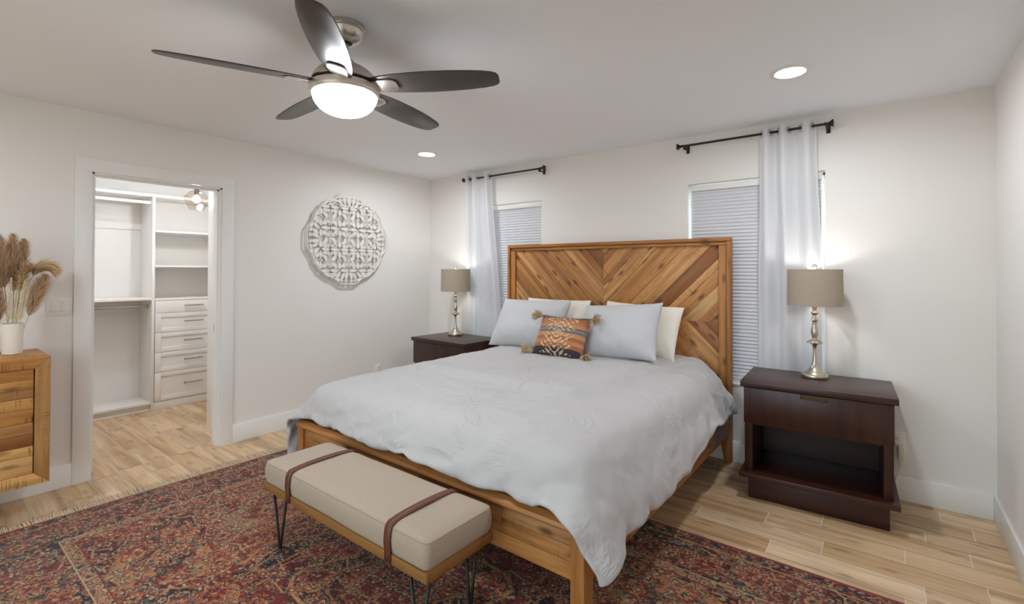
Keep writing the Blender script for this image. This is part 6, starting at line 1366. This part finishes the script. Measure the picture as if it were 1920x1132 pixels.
VX, VY, VZ = .205, -3.383, .9055
tag(MB().lathe([(0, 0), (.037, 0), (.0415, .003), (.0425, .01), (.0445, .06), (.0465, .12), (.0485, .176), (.0465, .176), (.0445, .12), (.0405, .012), (0, .012)], 48).build('vase', 'ceramic_white'),
    'white ceramic vase of dried grass on the dresser', 'vase').location = (VX, VY, VZ)
bq = thing('dried_grass_bouquet', 'bouquet of tan pampas plumes and pale seed stems in the white vase', 'dried flowers', (VX, VY, VZ))
def bez(p0, p1, p2, p3, n):
    o = []
    for i in range(n + 1):
        t = i / n; u = 1 - t
        o.append(p0 * u ** 3 + p1 * 3 * u * u * t + p2 * 3 * u * t * t + p3 * t ** 3)
    return o
def plume(path, start, rad, seed, mat, dens=1.0, droop=.5):
    rr = random.Random(seed)
    C = bez(*[Vector(p) for p in path], 40)
    mb = MB()
    mb.tube(C, [.0022] * 30 + [.0015] * 11, 5)
    st = mb.build('stem', 'stem_straw', bq, 0)
    mb = MB()
    n = int(900 * dens)
    for i in range(n):
        f = start + (1 - start) * rr.random() ** .9
        k_ = min(39.999, f * 40); j = int(k_)
        p = C[j].lerp(C[min(40, j + 1)], k_ - j)
        tan = (C[min(40, j + 1)] - C[j]).normalized() if j < 40 else (C[40] - C[39]).normalized()
        g = (f - start) / (1 - start)
        R_ = 1.45 * rad * (math.sin(PI * min(1, g * .86 + .14)) ** .7 + .12)
        a = rr.random() * 2 * PI
        e1 = tan.cross(Vector((.3, .5, .8))).normalized(); e2 = tan.cross(e1)
        out = (e1 * math.cos(a) + e2 * math.sin(a))
        L = R_ * (.8 + .7 * rr.random())
        d1 = (out * .75 + tan * .8).normalized()
        d2 = (out * .5 + tan * .9 + Vector((0, 0, -droop))).normalized()
        m_ = p + d1 * L * .6; e_ = m_ + d2 * L * .8
        wd = tan.cross(out).normalized() * (.0010 + .0008 * rr.random())
        vs = [mb.bm.verts.new(v) for v in (p - wd * .5, p + wd * .5, m_ + wd, m_ - wd, e_)]
        mb._face((vs[0], vs[1], vs[2], vs[3])); mb._face((vs[3], vs[2], vs[4]))
    mb.build('plume', mat, st, 0)
Z0 = (0, 0, .02)
plume([(.004, .004, .02), (.0, .005, .25), (.005, .0, .45), (.01, -.004, .685)], .56, .030, 1, 'pampas_tan', 1.2, .1)
plume([(-.004, .010, .02), (-.005, .02, .25), (-.005, .035, .45), (-.01, .044, .660)], .60, .026, 2, 'pampas_tan', 1.2, .1)
plume([(.01, -.010, .02), (.015, -.02, .25), (.02, -.04, .45), (.03, -.065, .675)], .55, .034, 3, 'pampas_tan', 1.2, .1)
plume([(.008, .014, .02), (.02, .04, .30), (.04, .055, .58), (.06, .172, .470)], .62, .034, 4, 'pampas_pale', 1.3, .6)
plume([(.004, .016, .02), (.02, .05, .17), (.03, .085, .30), (.045, .128, .450)], .45, .034, 5, 'pampas_tan', 1.2, .1)
plume([(.004, -.016, .02), (.02, -.04, .17), (.03, -.07, .27), (.045, -.085, .40)], .45, .034, 6, 'pampas_tan', 1.2, .3)
plume([(.016, .0, .02), (.03, .01, .20), (.04, .02, .50), (.06, .055, .500)], .55, .030, 7, 'pampas_pale', 1.2, .6)
plume([(.012, -.008, .02), (.03, -.03, .25), (.04, -.05, .52), (.05, -.10, .475)], .55, .030, 8, 'pampas_pale', 1.2, .6)
plume([(-.012, .004, .02), (-.03, .0, .25), (-.05, .01, .42), (-.06, .02, .58)], .55, .030, 10, 'pampas_tan', 1.0, .2)
def spike(path, seed):
    rr = random.Random(seed)
    C = bez(*[Vector(p) for p in path], 48)
    mb = MB(); mb.tube(C, .0016, 5)
    for i in range(19, 48):
        tan = (C[i + 1] - C[i]).normalized()
        sd = tan.cross(Vector((1, .2, 0))).normalized()
        for s in (-1, 1):
            p = C[i]; L = .014 * (1 - .5 * (i - 19) / 29)
            b = p + (sd * s * .8 + tan * .55) * L
            mb.tube([p, (p + b) / 2, b], [.0014, .0038, .0010], 5)
    mb.build('seed_stem', 'stem_straw', bq, 0)
spike([(.030, -.012, .02), (.040, -.004, .2), (.045, .012, .3), (.055, .022, .455)], 1)
spike([(.032, .010, .02), (.042, .025, .2), (.05, .045, .3), (.06, .058, .445)], 2)
spike([(.026, .002, .02), (.045, .016, .2), (.055, .03, .3), (.07, .040, .425)], 3)
spike([(.030, -.020, .02), (.045, -.02, .2), (.055, -.018, .3), (.07, -.014, .44)], 4)

# ------------------------------------------------------------------ carved round wall panel
def medallion():
    cy_, cz_ = -1.088, 1.688
    cu = bpy.data.curves.new('carved_panel_curve', 'CURVE')
    cu.dimensions = '2D'; cu.fill_mode = 'BOTH'
    cu.extrude = .007; cu.bevel_depth = .0035; cu.bevel_resolution = 2
    loops, ridges = [], []
    def add(pts):
        sp = cu.splines.new('POLY'); sp.points.add(len(pts) - 1)
        for p, (x, y) in zip(sp.points, pts): p.co = (x, y, 0, 1)
        sp.use_cyclic_u = True
    # scalloped outline
    R_ = []
    for i in range(360):
        a = 2 * PI * i / 360
        r = .430 + .010 * math.cos(4 * a) + .007 * math.cos(8 * a) - .006 * math.cos(16 * a)
        dd = abs(((a - PI / 4) % (PI / 2)) - 0) 
        dd = min(dd, PI / 2 - dd)
        r += .012 * math.exp(-(dd / .045) ** 2)
        R_.append((r * math.cos(a), r * math.sin(a)))
    add(R_)
    ridges.append(([(x * .975, y * .975) for x, y in R_], .006))
    def hole(cx, cy, L, w_, ang=0.0, bend=0.0, ridge=True, n=20):
        """curved lens-shaped slot"""
        P = []
        for i in range(n):
            t = 2 * PI * i / n
            x, y = L * .53 * math.cos(t), w_ * .62 * math.sin(t) * (1 - .25 * math.cos(t))
            y += bend * (x / (L / 2)) ** 2 * L
            P.append((cx + x * math.cos(ang) - y * math.sin(ang), cy + x * math.sin(ang) + y * math.cos(ang)))
        add(P)
        if ridge:
            mx, my = sum(p[0] for p in P) / n, sum(p[1] for p in P) / n
            Q = []
            for x, y in P:
                l = math.hypot(x - mx, y - my) + 1e-6
                Q.append((x + (x - mx) / l * .0050, y + (y - my) / l * .0050))
            ridges.append((Q, .0034))
    T = .2
    for r in (-1, 0, 1):
        for c_ in (-1, 0, 1):
            ox, oy = c_ * T, r * T
            fl = -1 if r == 0 else 1
            for s in (-1, 1):
                hole(ox + s * .052, oy + fl * .066, .030, .024, s * .6, .1)
                hole(ox + s * .046, oy + fl * .022, .060, .019, s * fl * 1.0, s * fl * .16)
                hole(ox + s * .054, oy - fl * .052, .044, .020, -s * fl * .8, -s * fl * .25)
                hole(ox + s * .026, oy - fl * .040, .016, .014, 0, 0)
                hole(ox + s * .022, oy + fl * .066, .015, .011, PI / 2, 0)
                ridges.append(([(ox + s * .010 + .006 * math.sin(2 * PI * q / 22), oy + .074 * math.cos(2 * PI * q / 22)) for q in range(22)], .0032))
    for c_ in (-1.5, -.5, .5, 1.5):
        for r in (-1, 0, 1):
            if abs(c_) > 1 and False: continue
            x = c_ * T * (1 if abs(c_) < 1 else .985)
            hole(x, r * T + .052, .044, .020, PI / 2, 0)
            hole(x, r * T - .052, .044, .020, PI / 2, 0)
            ridges.append(([(x + .013 * math.cos(2 * PI * q / 14), r * T + .013 * math.sin(2 * PI * q / 14)) for q in range(14)], .005))
    for yy in (-.3, -.1, .1, .3):
        for c_ in (-1, 0, 1):
            for s in (-1, 1):
                hole(c_ * T + s * .047, yy, .066, .0135, 0, 0)
        for c_ in (-.5, .5):
            hole(c_ * T, yy, .009, .009, 0, 0, False, 10)
    # side fans: petals above, below, left and right of the grid
    for k_ in range(4):
        ca, sa = math.cos(k_ * PI / 2), math.sin(k_ * PI / 2)
        def rotp(x, y): return (x * ca - y * sa, x * sa + y * ca)
        for s in (-1, 1):
            for (x, y, L, w_, an, bd) in ((.026, .350, .060, .018, PI / 2 - .25, .05), (.066, .352, .052, .016, PI / 2 - .55, .10), (.030, .398, .020, .015, .3, 0), (.078, .392, .030, .012, -.5, .1),
                                          (.118, .345, .060, .018, .55, -.2), (.125, .382, .046, .013, -.30, .1), (.160, .330, .040, .016, 1.0, .2)):
                px, py = rotp(s * x, y)
                hole(px, py, L, w_, (an if s > 0 else PI - an) + k_ * PI / 2, bd * s)
    # corner lobes between the grid and the rim
    for k_ in range(4):
        a0 = PI / 4 + k_ * PI / 2
        for da, rad_, L, w_ in ((-.17, .398, .05, .015), (.17, .398, .05, .015), (-.30, .388, .04, .015), (.30, .388, .04, .015)):
            a = a0 + da
            hole(rad_ * math.cos(a), rad_ * math.sin(a), L, w_, a + PI / 2, -.12)
    tmp = bpy.data.objects.new('carved_panel_curve', cu); COL.objects.link(tmp)
    dg = bpy.context.evaluated_depsgraph_get()
    me = bpy.data.meshes.new_from_object(tmp.evaluated_get(dg))
    bpy.data.objects.remove(tmp)
    bm = bmesh.new(); bm.from_mesh(me)
    mb = MB()
    for P, r in ridges:
        mb.tube([(x, y, .0098) for x, y in P], r, 6, True)
    t2 = bpy.data.meshes.new('t'); mb.bm.to_mesh(t2); mb.bm.free()
    bm.from_mesh(t2)
    X = Matrix(((0, 0, 1, 0), (1, 0, 0, 0), (0, 1, 0, 0), (0, 0, 0, 1)))
    for v in bm.verts: v.co = X @ v.co
    m2 = bpy.data.meshes.new('carved_wall_panel'); bm.to_mesh(m2); bm.free()
    for pl_ in m2.polygons: pl_.use_smooth = True
    m2.set_sharp_from_angle(angle=D(45))
    m2.materials.append(M['carved_white'])
    o = bpy.data.objects.new('carved_wall_panel', m2); COL.objects.link(o)
    o.location = (.0285, cy_, cz_)
    tag(o, 'round white carved openwork panel hanging on the left wall', 'wall art')
    MB().box(-.0275, -.010, -.30, .30, .145, .160).box(-.0275, -.010, -.30, .30, -.160, -.145).build('hanging_batten', 'carved_white', o, 0)
medallion()

# ------------------------------------------------------------------ switch and outlets
sw = thing('light_switch', 'white double rocker switch beside the closet door casing', 'light switch', (0, -3.154, 1.157))
MB().box(0, .006, -.0615, .0615, -.058, .058, .002).build('plate', 'plastic_white', sw)
for s in (-1, 1):
    pts = [(.006, -.033), (.0105, -.033), (.0075, 0), (.009, .033), (.006, .033)]
    mb = MB(); mb.poly_prism(pts, 'y', s * .023 - .0165, s * .023 + .0165, .0006)
    mb.build('rocker', 'plastic_white', sw)
def outlet(loc, rot, label):
    t = thing('wall_outlet', label, 'outlet', loc, rot, 'white wall outlets')
    MB().box(-.036, .036, -.006, 0, -.058, .058, .002).build('plate', 'plastic_white', t)
    for s in (-1, 1):
        rc = MB().box(-.017, .017, -.0085, -.005, s * .021 - .014, s * .021 + .014, .002).build('receptacle', 'plastic_white', t)
        zc = s * .021
        for a, b, c, d in ((-.0075, -.0055, -.003, .006), (.0055, .0075, -.003, .005), (-.002, .002, -.010, -.006)):
            MB().box(a, b, -.0089, -.0082, zc + c, zc + d).build('slot', 'dark_slot', rc, 0)
    return t
outlet((4.212, 0, .354), 0, 'white wall outlet beside the nearer nightstand')
outlet((0, -.715, .366), PI / 2, 'white wall outlet low on the left wall behind the bed')
pa = thing('power_adapter', 'ivory plug adapter with cord in the outlet beside the nightstand', 'plug adapter', (4.232, -.006, .280))
MB().box(-.015, .015, -.034, -.0035, -.034, .046, .004).build('housing', 'plastic_ivory', pa)
MB().tube([(-.002, -.02, -.032), (-.004, -.022, -.06), (-.012, -.022, -.10), (-.03, -.020, -.16), (-.06, -.019, -.21), (-.10, -.019, -.235)], .0025, 6).build('cord', 'plastic_ivory', pa)

# ------------------------------------------------------------------ closet fittings
XF, XB = -1.55, -1.933
hu = thing('closet_hanging_unit', 'white closet hanging section with two rods, left of the drawers', 'closet shelving', (XF, -2.87, 0))
ya, yb = -.66, .628          # local y range, right side panel ends at y=-2.242
MB().box(XB - XF, 0, yb, yb + .024, 0.001, 2.110, .001).build('side_panel', 'closet_white', hu)
MB().box(XB - XF, 0, ya, ya + .02, 0.001, 2.110, .001).build('side_panel', 'closet_white', hu)
MB().box(XB - XF, 0, ya + .02, yb, .066, .088, .001).build('bottom_shelf', 'closet_white', hu)
MB().box(-.058, -.040, ya + .02, yb, .001, .066).box(-.040, -.015, ya + .02, yb, .001, .022, .001).build('toe_kick', 'closet_white', hu)
MB().box(XB - XF, -.002, ya + .02, yb, 1.090, 1.113, .001).build('middle_shelf', 'closet_white', hu)
MB().box(XB - XF, .004, ya, yb + .70, 2.1105, 2.138, .001).build('top_shelf', 'closet_white', hu)
MB().box(XB - XF, XB - XF + .012, ya + .02, yb, 1.80, 1.88).build('back_rail', 'closet_white', hu)
for z, mt, xx in ((2.056, 'closet_white', -.045), (1.028, 'satin_rod', -.10)):
    mb = MB(); mb.box(xx - .0075, xx + .0075, ya + .02, yb, z - .015, z + .015, .0070, seg=3)
    rd = mb.build('hanging_rod', mt, hu)
    MB().box(xx - .013, xx + .013, yb - .006, yb, z - .022, z + .022, .003).build('rod_socket', mt, rd)

du = thing('closet_drawer_unit', 'white closet tower with five drawers below open shelves', 'closet drawers', (XF, -2.216, 0))
wid = .665
mb = MB()
mb.box(XB - XF, -.002, .640, .660, .001, 2.110, .001)
mb.box(XB - XF, XB - XF + .006, 0, .640, .09, 2.110)
mb.box(XB - XF, -.024, .001, .640, .080, .098)
mb.build('carcass', 'closet_white', du)
MB().box(-.020, -.006, .001, .640, .001, .079, .001).build('toe_board', 'closet_white', du)
for z in (1.765, 1.416, 1.083):
    MB().box(XB - XF + .006, -.001, .001, .640, z, z + .018, .001).build('shelf', 'closet_white', du)
for a, b in ((.958, 1.080), (.763, .955), (.568, .760), (.370, .565), (.084, .367)):
    y0_, y1_ = .003, .638
    fr = .0 if b - a < .15 else .052
    mb = MB()
    if fr:
        mb.box(-.019, 0, y0_, y0_ + fr, a, b, .0012).box(-.019, 0, y1_ - fr, y1_, a, b, .0012)
        mb.box(-.019, 0, y0_ + fr, y1_ - fr, a, a + fr * .85, .0012).box(-.019, 0, y0_ + fr, y1_ - fr, b - fr * .85, b, .0012)
        mb.box(-.019, -.009, y0_ + fr, y1_ - fr, a + fr * .85, b - fr * .85)
    else:
        mb.box(-.019, 0, y0_, y1_, a, b, .0012)
    dr = mb.build('drawer', 'closet_white', du)
    zc = (a + b) / 2 + .008
    mb = MB(); mb.tube([(.030, .247, zc), (.030, .417, zc)], .0055, 10)
    for yy in (.268, .396): mb.tube([(.0 if not fr else -.009, yy, zc), (.030, yy, zc)], .0042, 8)
    mb.build('bar_pull', 'steel_pull', dr)

# glass pendant in the closet
pd = thing('closet_pendant', 'clear faceted glass pendant with glowing bulb in the closet', 'pendant light', (-.85, -2.098, H))
DZP = .036                     # the lamp hangs this much higher than a 0.40 m drop
MB().lathe([(0, 0), (.060, 0), (.060, -.012), (.052, -.022), (0, -.024)], 32).build('ceiling_cup', 'bronze_pull', pd)
MB().tube([(0, 0, -.02), (0, 0, -.36 + DZP)], .003, 8).build('cable', 'bronze_pull', pd, 0)
MB().lathe([(r_, z_ + DZP) for r_, z_ in ((0, -.345), (.016, -.345), (.020, -.352), (.020, -.395), (.016, -.400), (0, -.400))], 24).build('lamp_holder', 'bronze_pull', pd)
bl = [(0, -.395), (.012, -.397), (.014, -.408)]
for i in range(0, 11):
    a = PI / 3 - (PI / 2 + PI / 3) * i / 10
    bl.append((.030 * math.cos(a), -.437 + .030 * math.sin(a)))
bl[-1] = (0, -.467)
MB().lathe([(r_, z_ + DZP) for r_, z_ in bl], 24).build('bulb', 'pendant_glow', pd)
mb = MB(); mb.lathe([(r_, z_ + DZP) for r_, z_ in ((.022, -.350), (.052, -.360), (.108, -.420), (.060, -.535), (.0, -.537))], 6)
mb.build('glass_shade', 'pendant_glass', pd, 10)
